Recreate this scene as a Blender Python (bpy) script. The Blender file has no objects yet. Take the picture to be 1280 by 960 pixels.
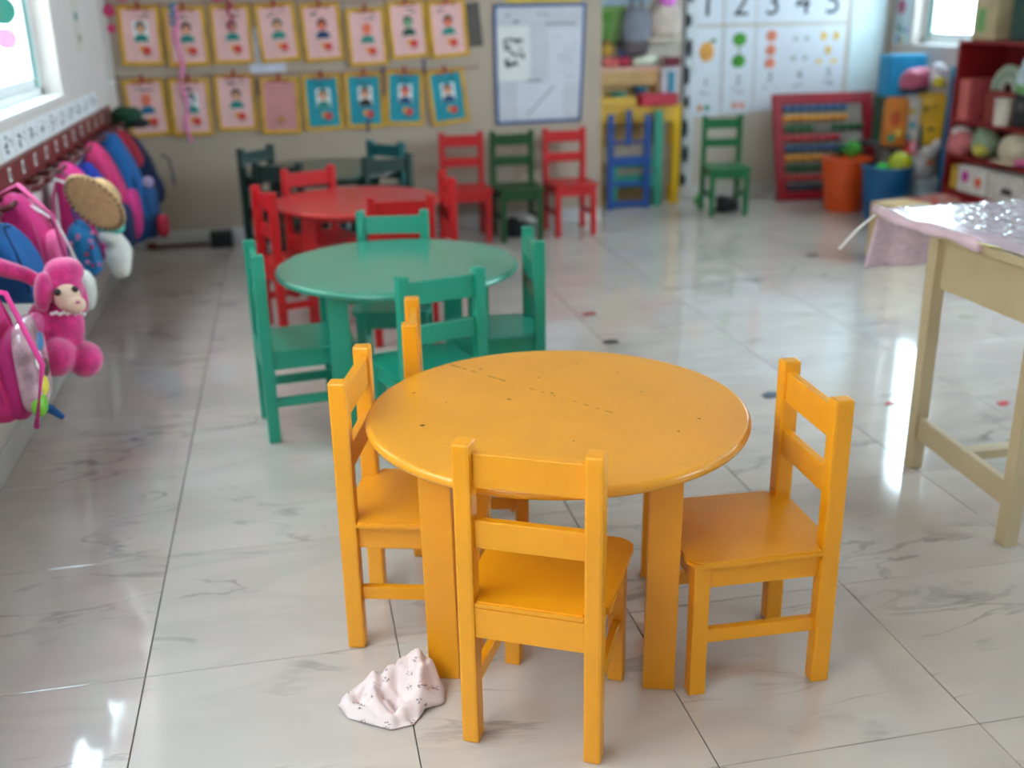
import bpy, bmesh, math, random
from mathutils import Vector, Matrix, noise
random.seed(7)
PI = math.pi
R = math.radians
SC = bpy.context.scene
COL = SC.collection

# ------------------------------------------------------------------ camera
cam_d = bpy.data.cameras.new('camera')
cam = bpy.data.objects.new('camera', cam_d)
COL.objects.link(cam)
cam_d.sensor_width = 36.0
cam_d.lens = 37.01
cam_d.clip_start = 0.05
CR, CU, CF = Vector((.97787, -.20637, -.01756)), Vector((.08621, .32824, .94065)), Vector((.18805, .92177, -.33814))
_m = Matrix((CR, CU, -CF)).transposed().to_4x4()
_m.translation = (0, 0, 1.4848)
cam.matrix_world = _m
cam_d.dof.use_dof = True
cam_d.dof.focus_distance = 2.2
cam_d.dof.aperture_fstop = 1.85
SC.camera = cam

# ------------------------------------------------------------------ light and exposure
w = bpy.data.worlds.new('sky')
SC.world = w
w.use_nodes = True
bg = w.node_tree.nodes['Background']
bg.inputs[0].default_value = (.79, .92, 1.0, 1)
bg.inputs[1].default_value = 12.0
SC.view_settings.view_transform = 'Standard'
SC.view_settings.look = 'None'
SC.view_settings.gamma = 1.0
SC.view_settings.use_curve_mapping = False
SC.view_settings.exposure = 0.83

def portal(loc, rot, sx, sy):
    l = bpy.data.lights.new('window_portal', 'AREA')
    l.shape = 'RECTANGLE'
    l.size, l.size_y = sx, sy
    l.cycles.is_portal = True
    o = bpy.data.objects.new('window_portal', l)
    COL.objects.link(o)
    o.location = loc
    o.rotation_euler = rot

# ------------------------------------------------------------------ helpers
def lin(c):
    def f(v):
        v /= 255.0
        return v/12.92 if v <= .04045 else ((v+.055)/1.055)**2.4
    return (f(c[0]), f(c[1]), f(c[2]), 1)

MATS = {}
def mat(rgb, rough=.5, var=.06, scale=9.0, bump=0.0, bscale=60.0, spec=.5, trans=0.0, coat=0.0, metal=0.0, sheen=0.0, alt=None, key=None):
    k = key or (tuple(rgb), rough, var, scale, bump, bscale, spec, trans, coat, metal, sheen, alt)
    if k in MATS: return MATS[k]
    m = bpy.data.materials.new('paint')
    m.use_nodes = True
    nt = m.node_tree; N = nt.nodes; L = nt.links
    p = N['Principled BSDF']
    c = lin(rgb)
    tc = N.new('ShaderNodeTexCoord')
    nz = N.new('ShaderNodeTexNoise'); nz.inputs['Scale'].default_value = scale; nz.inputs['Detail'].default_value = 4
    L.new(tc.outputs['Object'], nz.inputs['Vector'])
    mx = N.new('ShaderNodeMix'); mx.data_type = 'RGBA'
    b = lin(alt) if alt else tuple(v*(1-var*2.2) for v in c[:3])+(1,)
    a = c if alt else tuple(min(1, v*(1+var)) for v in c[:3])+(1,)
    mx.inputs[6].default_value = a; mx.inputs[7].default_value = b
    mr = N.new('ShaderNodeMapRange'); mr.inputs[1].default_value = .35; mr.inputs[2].default_value = .68
    L.new(nz.outputs['Fac'], mr.inputs[0]); L.new(mr.outputs[0], mx.inputs[0])
    L.new(mx.outputs[2], p.inputs['Base Color'])
    p.inputs['Roughness'].default_value = rough
    p.inputs['Specular IOR Level'].default_value = spec
    p.inputs['Metallic'].default_value = metal
    p.inputs['Coat Weight'].default_value = coat
    p.inputs['Coat Roughness'].default_value = .22; p.inputs['Coat IOR'].default_value = 1.5
    p.inputs['Sheen Weight'].default_value = sheen
    if trans: p.inputs['Transmission Weight'].default_value = trans
    if bump:
        n2 = N.new('ShaderNodeTexNoise'); n2.inputs['Scale'].default_value = bscale; n2.inputs['Detail'].default_value = 3
        L.new(tc.outputs['Object'], n2.inputs['Vector'])
        bp = N.new('ShaderNodeBump'); bp.inputs['Strength'].default_value = bump; bp.inputs['Distance'].default_value = .004
        L.new(n2.outputs['Fac'], bp.inputs['Height']); L.new(bp.outputs[0], p.inputs['Normal'])
    MATS[k] = m
    return m

def paint(rgb, coat=.22):      # glossy hand-painted wood with faint scuffs
    k = ('paint', coat)+tuple(rgb)
    if k in MATS: return MATS[k]
    m = mat(rgb, rough=.38, var=.025, scale=5, bump=.08, bscale=35, coat=coat, key=k)
    nt = m.node_tree; N = nt.nodes; L = nt.links; p = N['Principled BSDF']
    src = p.inputs['Base Color'].links[0].from_socket
    tc = N.new('ShaderNodeTexCoord'); mp = N.new('ShaderNodeMapping'); mp.inputs['Scale'].default_value = (9, 22, 22)
    L.new(tc.outputs['Object'], mp.inputs[0])
    nz = N.new('ShaderNodeTexNoise'); nz.inputs['Scale'].default_value = 2.2; nz.inputs['Detail'].default_value = 7; nz.inputs['Roughness'].default_value = .65
    L.new(mp.outputs[0], nz.inputs['Vector'])
    mr = N.new('ShaderNodeMapRange'); mr.inputs[1].default_value = .63; mr.inputs[2].default_value = .78; mr.inputs[4].default_value = .3
    L.new(nz.outputs['Fac'], mr.inputs[0])
    mx = N.new('ShaderNodeMix'); mx.data_type = 'RGBA'
    L.new(mr.outputs[0], mx.inputs[0]); L.new(src, mx.inputs[6])
    c = lin(rgb); mx.inputs[7].default_value = (c[0]*.45, c[1]*.4, c[2]*.4, 1)
    L.new(mx.outputs[2], p.inputs['Base Color'])
    return m

def obj(name, bm, m, parent=None, loc=None, rot=None, smooth=False):
    me = bpy.data.meshes.new(name)
    bmesh.ops.recalc_face_normals(bm, faces=bm.faces[:])
    bm.to_mesh(me); bm.free()
    if m: me.materials.append(m)
    if smooth:
        for f in me.polygons: f.use_smooth = True
    o = bpy.data.objects.new(name, me)
    COL.objects.link(o)
    if parent: o.parent = parent
    if loc: o.location = loc
    if rot: o.rotation_euler = rot
    return o

def inst(src, parent=None, loc=None, rot=None, name=None):
    o = src.copy(); COL.objects.link(o)
    if parent: o.parent = parent
    if loc: o.location = loc
    if rot: o.rotation_euler = rot
    return o

def tag(o, label, cat, group=None):
    o['label'] = label; o['category'] = cat
    if group: o['group'] = group
    return o

def thing(name, label, cat, loc=(0, 0, 0), rot=(0, 0, 0), group=None):
    o = bpy.data.objects.new(name, None); COL.objects.link(o)
    o.empty_display_size = .05
    o.location = loc; o.rotation_euler = rot
    return tag(o, label, cat, group)

def struct(o):
    o['kind'] = 'structure'; return o

def dup(root, loc, rot, label, group=None):
    r = root.copy(); COL.objects.link(r); r.location = loc; r.rotation_euler = rot; r['label'] = label
    if group: r['group'] = group
    for ch in list(root.children):
        c = ch.copy(); COL.objects.link(c); c.parent = r
        for g in ch.children:
            d = g.copy(); COL.objects.link(d); d.parent = c
    return r

def BM(): return bmesh.new()

def box(bm, c, s, rot=None, bev=0.0, seg=2):
    b2 = bm if not bev else bmesh.new()
    mt = Matrix.Translation(c) @ (rot.to_4x4() if rot else Matrix()) @ Matrix.Diagonal((s[0], s[1], s[2], 1))
    bmesh.ops.create_cube(b2, size=1, matrix=mt)
    if bev:
        bmesh.ops.bevel(b2, geom=b2.edges[:], offset=bev, segments=seg, affect='EDGES', profile=.6)
        merge(bm, b2)
    return bm

def merge(bm, b2):
    me = bpy.data.meshes.new('tmp'); b2.to_mesh(me); b2.free()
    bm.from_mesh(me); bpy.data.meshes.remove(me)

def lathe(bm, prof, n=32, mtx=None, cap=True):
    rings = []
    for r, z in prof:
        rings.append([bm.verts.new((r*math.cos(2*PI*i/n), r*math.sin(2*PI*i/n), z)) for i in range(n)])
    for a, b in zip(rings, rings[1:]):
        for i in range(n): bm.faces.new((a[i], a[(i+1) % n], b[(i+1) % n], b[i]))
    if cap:
        bm.faces.new(rings[0][::-1]); bm.faces.new(rings[-1])
    if mtx: bmesh.ops.transform(bm, matrix=mtx, verts=[v for rg in rings for v in rg])
    return bm

def prism(bm, pts, d, axis='y', off=0.0):
    """extrude a 2D outline; axis y: pts are (x,z) and thickness runs from y=off to off+d; axis z likewise"""
    def P(p, t): return (p[0], t, p[1]) if axis == 'y' else (p[0], p[1], t) if axis == 'z' else (t, p[0], p[1])
    a = [bm.verts.new(P(p, off)) for p in pts]; b = [bm.verts.new(P(p, off+d)) for p in pts]
    bm.faces.new(a); bm.faces.new(b[::-1])
    n = len(pts)
    for i in range(n): bm.faces.new((a[i], b[i], b[(i+1) % n], a[(i+1) % n]))
    return bm

def disc(cx, cz, rx, rz=None, n=14, a0=0, a1=2*PI):
    rz = rz or rx
    full = abs(a1-a0-2*PI) < 1e-6
    k = n if full else n+1
    return [(cx+rx*math.cos(a0+(a1-a0)*i/n), cz+rz*math.sin(a0+(a1-a0)*i/n)) for i in range(k)]

def rect(x0, z0, x1, z1): return [(x0, z0), (x1, z0), (x1, z1), (x0, z1)]

def tube(bm, pts, r, n=8, flat=1.0):
    pts = [Vector(p) for p in pts]
    rr = r if isinstance(r, (list, tuple)) else [r]*len(pts)
    up = Vector((0, 0, 1)); rings = []
    for i, p in enumerate(pts):
        t = (pts[min(i+1, len(pts)-1)]-pts[max(i-1, 0)]).normalized()
        s = t.cross(up)
        if s.length < .05: s = t.cross(Vector((1, 0, 0)))
        s.normalize(); u = s.cross(t).normalized()
        rings.append([bm.verts.new(p+s*math.cos(2*PI*k/n)*rr[i]+u*math.sin(2*PI*k/n)*rr[i]*flat) for k in range(n)])
    for a, b in zip(rings, rings[1:]):
        for i in range(n): bm.faces.new((a[i], a[(i+1) % n], b[(i+1) % n], b[i]))
    bm.faces.new(rings[0][::-1]); bm.faces.new(rings[-1])
    return bm

def blob(bm, c, s, p=2.4, nz=0.0, fr=6.0, seed=0, taper=0.0, rot=None, nu=26, nv=16):
    """soft super-ellipsoid of full size s; taper narrows the top"""
    def sg(v, e): return math.copysign(abs(v)**e, v)
    e = 2.0/p; rows = []
    M = rot.to_4x4() if rot else Matrix()
    for j in range(nv+1):
        ph = -PI/2+PI*j/nv
        row = []
        for i in range(nu if 0 < j < nv else 1):
            th = 2*PI*i/nu
            x = sg(math.cos(ph), e)*sg(math.cos(th), e); y = sg(math.cos(ph), e)*sg(math.sin(th), e); z = sg(math.sin(ph), e)
            k = 1-taper*(z*.5+.5)
            v = Vector((x*s[0]/2*k, y*s[1]/2*k, z*s[2]/2))
            if nz: v += v.normalized()*nz*noise.noise(v*fr*3+Vector((seed*3.1, seed*1.7, seed)))
            row.append(bm.verts.new((M @ v)+Vector(c)))
        rows.append(row)
    for j in range(nv):
        a, b = rows[j], rows[j+1]
        for i in range(nu):
            if len(a) == 1: bm.faces.new((a[0], b[(i+1) % nu], b[i]))
            elif len(b) == 1: bm.faces.new((a[i], a[(i+1) % nu], b[0]))
            else: bm.faces.new((a[i], a[(i+1) % nu], b[(i+1) % nu], b[i]))
    return bm

def arc(c, r, a0, a1, n=10, plane='xz', sq=1.0):
    o = []
    for i in range(n+1):
        a = a0+(a1-a0)*i/n; u, v = r*math.cos(a), r*sq*math.sin(a)
        o.append((c[0]+u, c[1], c[2]+v) if plane == 'xz' else (c[0], c[1]+u, c[2]+v) if plane == 'yz' else (c[0]+u, c[1]+v, c[2]))
    return o

def scribble(bm, x0, z0, w, h, seed, n=3, t=.004, th=.0012, off=0.0):
    """pen strokes in the xz plane, standing a hair proud of the paper"""
    rnd = random.Random(seed)
    for k in range(n):
        px, pz = x0+rnd.random()*w, z0+h*(k+.5)/n
        for s in range(4):
            qx = min(x0+w, max(x0, px+rnd.uniform(-.6, .6)*w)); qz = min(z0+h, max(z0, pz+rnd.uniform(-.3, .3)*h/max(1, n)*2))
            d = Vector((qx-px, qz-pz)); 
            if d.length < 1e-4: continue
            nn = Vector((-d.y, d.x)).normalized()*t/2
            prism(bm, [(px-nn.x, pz-nn.y), (qx-nn.x, qz-nn.y), (qx+nn.x, qz+nn.y), (px+nn.x, pz+nn.y)], -th, off=off)
            px, pz = qx, qz
    return bm

def letters(name, txt, size, m, parent, loc, rot, ext=.001):
    cu = bpy.data.curves.new(name, 'FONT'); cu.body = txt; cu.size = size; cu.extrude = ext
    cu.align_x = 'CENTER'; cu.materials.append(m)
    t_ = bpy.data.objects.new(name, cu); COL.objects.link(t_)
    bpy.context.view_layer.update()
    me = bpy.data.meshes.new_from_object(t_.evaluated_get(bpy.context.evaluated_depsgraph_get()))
    bpy.data.objects.remove(t_)
    o = bpy.data.objects.new(name, me); COL.objects.link(o); o.parent = parent; o.location = loc; o.rotation_euler = rot
    return o

ORD = ['nearest', 'second', 'third', 'fourth', 'fifth', 'sixth', 'seventh', 'eighth', 'ninth', 'tenth', 'eleventh', 'twelfth', 'thirteenth', 'fourteenth']

# colours
WHITE = mat((238, 236, 232), .6, .02)
PAPER = mat((232, 232, 234), .7, .02)
INK = mat((40, 44, 58), .7, .02)
YEL = paint((238, 157, 14)); TEAL = paint((22, 148, 122)); RED = paint((188, 8, 18), .1); DGRN = paint((8, 46, 38), .1); GRN = paint((4, 66, 22), .1); BLU = paint((4, 68, 146))
TEAL2 = paint((14, 88, 92), .1); GRN2 = paint((6, 104, 56), .1)
PINK = mat((216, 40, 126), .75, .08, bump=.2)
WALLM = mat((218, 206, 200), .7, .02, scale=2.0, bump=.05, bscale=25); WALLB_DIM = mat((176, 158, 142), .7, .02, scale=2.0, bump=.05, bscale=25)  # back wall colour darkened to stand for the weaker light there

# ================================================================== SETTING
XL, XR, YB, YB2, XJ, YR, ZC = -1.0409, 4.78, 7.32, 8.0, 2.17, -2.0, 3.0
T = .6

def marble():
    m = bpy.data.materials.new('marble_tile'); m.use_nodes = True
    nt = m.node_tree; N = nt.nodes; L = nt.links; p = N['Principled BSDF']
    tc = N.new('ShaderNodeTexCoord'); oi = N.new('ShaderNodeObjectInfo')
    mul = N.new('ShaderNodeMath'); mul.operation = 'MULTIPLY'; mul.inputs[1].default_value = 37.0
    L.new(oi.outputs['Random'], mul.inputs[0])
    add = N.new('ShaderNodeVectorMath'); add.operation = 'ADD'
    L.new(tc.outputs['Object'], add.inputs[0]); L.new(mul.outputs[0], add.inputs[1])
    mp = N.new('ShaderNodeMapping'); mp.inputs['Rotation'].default_value = (0, 0, R(24)); mp.inputs['Scale'].default_value = (.8, 2.6, 1)
    L.new(add.outputs[0], mp.inputs[0])
    def ridge(scale, width, detail):
        nz = N.new('ShaderNodeTexNoise'); nz.inputs['Scale'].default_value = scale; nz.inputs['Detail'].default_value = detail; nz.inputs['Distortion'].default_value = .9
        L.new(mp.outputs[0], nz.inputs['Vector'])
        s = N.new('ShaderNodeMath'); s.operation = 'SUBTRACT'; s.inputs[1].default_value = .5; L.new(nz.outputs['Fac'], s.inputs[0])
        a = N.new('ShaderNodeMath'); a.operation = 'ABSOLUTE'; L.new(s.outputs[0], a.inputs[0])
        mr = N.new('ShaderNodeMapRange'); mr.inputs[1].default_value = 0; mr.inputs[2].default_value = width; mr.inputs[3].default_value = 1; mr.inputs[4].default_value = 0
        mr.interpolation_type = 'SMOOTHSTEP'
        L.new(a.outputs[0], mr.inputs[0]); return mr.outputs[0]
    mk = N.new('ShaderNodeTexNoise'); mk.inputs['Scale'].default_value = 3.2; mk.inputs['Detail'].default_value = 2; L.new(add.outputs[0], mk.inputs['Vector'])
    mkr = N.new('ShaderNodeMapRange'); mkr.inputs[1].default_value = .5; mkr.inputs[2].default_value = .72; L.new(mk.outputs['Fac'], mkr.inputs[0])
    v1 = N.new('ShaderNodeMath'); v1.operation = 'MULTIPLY'; L.new(ridge(2.2, .03, 5), v1.inputs[0]); L.new(mkr.outputs[0], v1.inputs[1])
    v2 = N.new('ShaderNodeMath'); v2.operation = 'MULTIPLY'; L.new(ridge(1.5, .14, 3), v2.inputs[0]); v2.inputs[1].default_value = .16
    sm = N.new('ShaderNodeMath'); sm.operation = 'ADD'; L.new(v1.outputs[0], sm.inputs[0]); L.new(v2.outputs[0], sm.inputs[1]); sm.use_clamp = True
    mx = N.new('ShaderNodeMix'); mx.data_type = 'RGBA'; mx.inputs[6].default_value = lin((200, 188, 181)); mx.inputs[7].default_value = lin((92, 88, 88))
    sc = N.new('ShaderNodeMath'); sc.operation = 'MULTIPLY'; sc.inputs[1].default_value = .55; L.new(sm.outputs[0], sc.inputs[0])
    L.new(sc.outputs[0], mx.inputs[0]); L.new(mx.outputs[2], p.inputs['Base Color'])
    p.inputs['Roughness'].default_value = .07; p.inputs['IOR'].default_value = 1.8
    return m
MARBLE = marble()
GROUT = mat((96, 90, 84), .8)
gx0, gy0 = -1.0409, -2.144 + .0
gy0 = 1.6558 - T*7
b = BM(); box(b, ((XL+XR)/2, (gy0+8.2)/2, -.06), (XR-XL+.6, 8.2-gy0+.4, .112))
floor_o = struct(obj('floor', b, GROUT))
tmesh = None
for i in range(10):
    for j in range(18):
        x = gx0+T*(i+.5); y = gy0+T*(j+.5)
        if x-T/2 > XR or y-T/2 > YB2 or (x+T/2 < XJ and y-T/2 > YB): continue
        if tmesh is None:
            b = BM(); box(b, (0, 0, -.005), (T-.0026, T-.0026, .01), bev=.0012, seg=1)
            t0 = tmesh = obj('tile', b, MARBLE, floor_o, (x, y, 0))
        else: inst(tmesh, floor_o, (x, y, 0))

def wall_x(name, x, th, y0, y1, holes):      # wall in a plane of constant x with window holes (y0,y1,z0,z1)
    b = BM(); ys = y0
    for (a, c, z0, z1) in sorted(holes):
        box(b, (x+th/2, (ys+a)/2, ZC/2), (abs(th), a-ys, ZC))
        box(b, (x+th/2, (a+c)/2, z0/2), (abs(th), c-a, z0))
        box(b, (x+th/2, (a+c)/2, (z1+ZC)/2), (abs(th), c-a, ZC-z1))
        ys = c
    box(b, (x+th/2, (ys+y1)/2, ZC/2), (abs(th), y1-ys, ZC))
    return struct(obj(name, b, WALLM))
WL = [(3.15, 5.57, 1.11, 2.55), (7.03, 7.28, 1.07, 2.55), (-.5, 2.4, 1.0, 2.6)]
WR = [(6.98, 7.72, 1.14, 2.6), (2.7, 5.4, 1.0, 2.6), (-.6, .5, 1.0, 2.6)]
wall_x('wall_left', XL, -.2, YR, YB, WL)
wall_x('wall_right', XR, .2, YR, YB2+.2, WR)
b = BM(); box(b, ((XL+XJ)/2-.1, YB+.1, ZC/2), (XJ-XL+.2, .2, ZC)); struct(obj('wall_back', b, WALLB_DIM))
b = BM(); box(b, (XJ-.1, (YB+.2+YB2+.2)/2, ZC/2), (.2, YB2-YB, ZC)); struct(obj('wall_return', b, WALLM))
b = BM(); box(b, ((XJ+XR)/2, YB2+.1, ZC/2), (XR-XJ, .2, ZC)); struct(obj('wall_alcove', b, mat((196, 184, 172), .7, .02, scale=2.0, bump=.05, bscale=25)))
b = BM(); box(b, ((XL+XR)/2, YR-.1, ZC/2), (XR-XL, .2, ZC)); struct(obj('wall_rear', b, WALLM))
b = BM(); box(b, ((XL+XR)/2, (YR+YB2)/2, ZC+.05), (XR-XL+.4, YB2-YR+.4, .1)); struct(obj('ceiling', b, mat((232, 230, 226), .8, .02)))
SKIRT = mat((206, 203, 200), .15, .03, scale=4)
b = BM(); box(b, (XL+.006, (YR+YB)/2, .052), (.012, YB-YR, .1), bev=.002); struct(obj('baseboard_left', b, SKIRT))
b = BM(); box(b, ((XL+XJ)/2+.006, YB-.006, .052), (XJ-XL-.012, .012, .1), bev=.002); struct(obj('baseboard_back', b, SKIRT))
b = BM(); box(b, ((XJ+XR)/2, YB2-.006, .052), (XR-XJ-.026, .012, .1), bev=.002); struct(obj('baseboard_alcove', b, SKIRT))
b = BM(); box(b, (XR-.006, (2.05+YB2)/2, .052), (.012, YB2-2.05-.02, .1), bev=.002); struct(obj('baseboard_right', b, SKIRT))

# windows
def facing(nt, lo, hi):          # two-sided Schlick-like reflectance for thin films and panes
    N = nt.nodes; L = nt.links
    lw = N.new('ShaderNodeLayerWeight'); lw.inputs[0].default_value = .5
    p = N.new('ShaderNodeMath'); p.operation = 'POWER'; p.inputs[1].default_value = 5; L.new(lw.outputs['Facing'], p.inputs[0])
    mr = N.new('ShaderNodeMapRange'); mr.inputs[3].default_value = lo; mr.inputs[4].default_value = hi; L.new(p.outputs[0], mr.inputs[0])
    return mr.outputs[0]
def glass():
    m = bpy.data.materials.new('window_glass'); m.use_nodes = True
    nt = m.node_tree; N = nt.nodes; L = nt.links; N.remove(N['Principled BSDF'])
    t = N.new('ShaderNodeBsdfTransparent'); t.inputs[0].default_value = (.86, .93, .95, 1)
    g = N.new('ShaderNodeBsdfGlossy'); g.inputs['Roughness'].default_value = .02
    f = facing(nt, .05, .5)
    mx = N.new('ShaderNodeMixShader'); L.new(f, mx.inputs[0]); L.new(t.outputs[0], mx.inputs[1]); L.new(g.outputs[0], mx.inputs[2])
    L.new(mx.outputs[0], N['Material Output'].inputs[0]); return m
GLASS = glass()
FRAME = mat((226, 230, 230), .4, .02); AQUA = mat((96, 205, 196), .35, .03); DARKR = mat((62, 70, 84), .5, .03)
def window(idx, xw, side, y0, y1, z0, z1, n):
    """sliding window set into the wall; side -1 = left wall, +1 = right wall"""
    root = struct(bpy.data.objects.new('window_%d' % idx, None)); COL.objects.link(root)
    xf = xw+side*.12
    b = BM(); t = .05
    for y in (y0+t/2, y1-t/2): box(b, (xf, y, (z0+z1)/2), (.07, t, z1-z0), bev=.004)
    for z in (z0+t/2, z1-t/2): box(b, (xf, (y0+y1)/2, z), (.07, y1-y0, t), bev=.004)
    obj('window_frame', b, FRAME, root)
    ys = [y0+t+(y1-y0-2*t)*k/n for k in range(n+1)]
    for k in range(n):
        a, c = ys[k]-(.02 if k else 0), ys[k+1]+(.02 if k < n-1 else 0)
        xo = xf+side*(.012 if k % 2 else -.012)
        b = BM(); s = .045
        for y in (a+s/2, c-s/2): box(b, (xo, y, (z0+z1)/2), (.024, s, z1-z0-2*t), bev=.003)
        for z in (z0+t+s/2, z1-t-s/2): box(b, (xo, (a+c)/2, z), (.024, c-a-.001, s), bev=.003)
        sash = obj('sash', b, FRAME, root)
        b = BM(); box(b, (xo, (a+c)/2, (z0+z1)/2), (.005, c-a-2*s+.004, z1-z0-2*t-2*s+.004)); obj('pane', b, GLASS, sash)
        b = BM()
        for y in (a+s+.004, c-s-.004): box(b, (xo-side*.0135, y, (z0+z1)/2), (.005, .014, z1-z0-2*t-2*s))
        obj('gasket', b, DARKR, sash)
        b = BM(); box(b, (xo-side*.0135, c-.012, (z0+z1)/2), (.006, .02, z1-z0-2*t)); obj('trim_strip', b, AQUA, sash)
    b = BM(); box(b, (xw+side*.04, (y0+y1)/2, z0+.006), (.1, y1-y0, .012), bev=.003); obj('window_sill', b, WHITE, root)
    portal((xw+side*.21, (y0+y1)/2, (z0+z1)/2), (0, R(90) if side > 0 else R(-90), 0), z1-z0, y1-y0)
window(1, XL, -1, *WL[0], 3)
window(2, XL, -1, *WL[1], 1)
window(3, XR, 1, *WR[0], 1)
window(4, XR, 1, *WR[1], 3)
window(5, XR, 1, *WR[2], 2)  # unseen window, added to lift the light in the foreground
window(6, XL, -1, *WL[2], 3)  # unseen window, put back and widened to light the near-left floor
# wall added close outside the left windows to dim and warm their light
b = BM(); box(b, (XL-2.9, 4.2, 2.6), (.3, 18, 6.4)); struct(obj('daylight_blocker', b, mat((236, 216, 200), .8, .05)))
b = BM(); box(b, ((XL+XR)/2, 3, -.35), (22, 26, .3)); struct(obj('ground', b, mat((150, 146, 138), .9, .1)))

# ================================================================== CHAIRS
def make_chair(m, label, loc, rz, seatm=None):
    t = thing('child_chair', label, 'chair', (loc[0], loc[1], 0), (0, 0, R(rz)))
    b = BM()
    # seat board: rounded front corners, notched round the back posts
    r = .032; hw = .158; fr = .325
    pts = [(-.113, -.018), (.113, -.018), (.113, .023), (hw, .023)]
    pts += [(hw-r+r*math.cos(a), fr-r+r*math.sin(a)) for a in [k*PI/10 for k in range(6)]]
    pts += [(-hw+r+r*math.cos(a), fr-r+r*math.sin(a)) for a in [PI/2+k*PI/10 for k in range(6)]]
    pts += [(-hw, .023), (-.113, .023)]
    prism(b, pts, .016, 'z', .332)
    bmesh.ops.bevel(b, geom=[e for e in b.edges if abs(e.verts[0].co.z-e.verts[1].co.z) < 1e-5], offset=.004, segments=2, affect='EDGES')
    obj('seat', b, seatm or m, t)
    for s in (-1, 1):
        b = BM(); box(b, (s*.132, 0, .347), (.037, .043, .694), bev=.006); obj('back_post', b, m, t)
        b = BM(); box(b, (s*.124, .293, .166), (.037, .037, .332), bev=.003); obj('leg', b, m, t)
        b = BM(); box(b, (s*.126, .148, .302), (.018, .256, .06), bev=.002); obj('apron', b, m, t)
        b = BM(); box(b, (s*.126, .148, .148), (.018, .256, .034), bev=.002); obj('stretcher', b, m, t)
    b = BM(); box(b, (0, .296, .302), (.213, .018, .06), bev=.002); obj('apron', b, m, t)
    b = BM(); box(b, (0, -.006, .297), (.229, .02, .07), bev=.002); obj('apron', b, m, t)
    b = BM(); box(b, (0, .004, .634), (.229, .02, .074), bev=.003); obj('top_rail', b, m, t)
    b = BM(); box(b, (0, .004, .495), (.229, .02, .062), bev=.003); obj('middle_rail', b, m, t)
    return t
YC = 'chairs around the yellow table'; TC = 'chairs around the teal table'; RC = 'chairs around the red table'; DC = 'chairs around the dark green table'; WC = 'chairs along the back wall'
c = make_chair(YEL, 'yellow wooden chair seen from behind, in front of the yellow table', (.398, 1.802), -28); c['group'] = YC
dup(c, (1.100, 2.022, 0), (0, 0, R(88)), 'yellow wooden chair on the right side of the yellow table, seat fully visible', YC)
dup(c, (.100, 2.402, 0), (0, 0, R(-106)), 'yellow wooden chair on the left side of the yellow table', YC)
dup(c, (.293, 2.825, 0), (0, 0, R(-98)), 'yellow wooden chair mostly hidden behind the far left of the yellow table', YC)
c = make_chair(TEAL, 'teal wooden chair at the left of the teal table, full side visible', (-.155, 3.785), -83); c['group'] = TC
dup(c, (.437, 3.243, 0), (0, 0, R(15)), 'teal wooden chair in front of the teal table, back toward the viewer', TC)
dup(c, (.397, 4.365, 0), (0, 0, R(170)), 'teal wooden chair behind the teal table, only its top rail showing', TC)
dup(c, (.852, 3.733, 0), (0, 0, R(86)), 'teal wooden chair at the right end of the teal table', TC)
c = make_chair(RED, 'red wooden chair at the left side of the red table', (-.135, 5.10), -73); c['group'] = RC
dup(c, (.09, 5.775, 0), (0, 0, R(202)), 'red wooden chair behind the left half of the red table', RC)
dup(c, (.468, 4.703, 0), (0, 0, R(-3)), 'red wooden chair in front of the red table, behind the teal table', RC)
dup(c, (.765, 5.29, 0), (0, 0, R(92)), 'red wooden chair at the right side of the red table', RC)
dup(c, (1.135, 7.12, 0), (0, 0, R(180)), 'red wooden chair against the back wall, left of the green one', WC)
dup(c, (1.855, 7.14, 0), (0, 0, R(181)), 'red wooden chair against the back wall, below the framed notice board', WC)
c = make_chair(DGRN, 'dark green chair at the far left of the dark green table', (-.20, 6.79), 229); c['group'] = DC
dup(c, (-.071, 6.036, 0), (0, 0, R(-27)), 'dark green chair at the near left of the dark green table', DC)
dup(c, (.545, 6.116, 0), (0, 0, R(15)), 'dark green chair at the near right of the dark green table', DC)
c = make_chair(TEAL2, 'blue teal chair at the far right of the dark green table', (.60, 6.80), 132); c['group'] = DC
c = make_chair(GRN, 'deep green chair against the back wall between two red chairs', (1.475, 7.08), 180); c['group'] = WC
c = make_chair(GRN2, 'bright green chair standing alone under the number cards', (3.16, 7.50), 171)

# ================================================================== ROUND TABLES
def make_table(m, label, x, y, ang, topm=None):
    t = thing('round_table', label, 'table', (x, y, 0), (0, 0, R(ang)))
    b = BM(); r = .452
    lathe(b, [(r-.012, .558), (r-.003, .561), (r, .568), (r, .574), (r-.004, .581), (r-.011, .584), (r-.05, .5845), (.2, .5845), (.01, .5845)], 96)
    top = obj('tabletop', b, topm or m, t, smooth=False)
    for f in top.data.polygons: f.use_smooth = abs(f.normal.z) < .98
    for k in range(4):
        a = PI/4+k*PI/2
        rt = Matrix.Rotation(R(0), 3, 'Z')
        b = BM(); px, py = .357*math.cos(a), .357*math.sin(a)
        sx, sy = (.072, .036)
        box(b, (px, py, .279), (sx, sy, .558), bev=.003)
        for v in b.verts:                      # legs taper in a hair towards the floor
            k2 = -(.558-v.co.z)/.558*.004
            v.co.x += k2*math.copysign(1, px); v.co.y += k2*math.copysign(1, py)*.6
        obj('leg', b, m, t)
    for k in range(4):                         # apron boards between the legs
        b = BM(); s = .252
        if k % 2 == 0: box(b, (0, s*(1 if k else -1), .535), (.44, .018, .046), bev=.002)
        else: box(b, (s*(1 if k == 1 else -1)-.0, 0, .535), (.018, .47, .046), bev=.002)
        obj('apron', b, m, t)
    return t
ty = make_table(YEL, 'yellow round wooden table in the foreground with scuffed top', .570, 2.262, -18, paint((238, 158, 16), .6))
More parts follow.
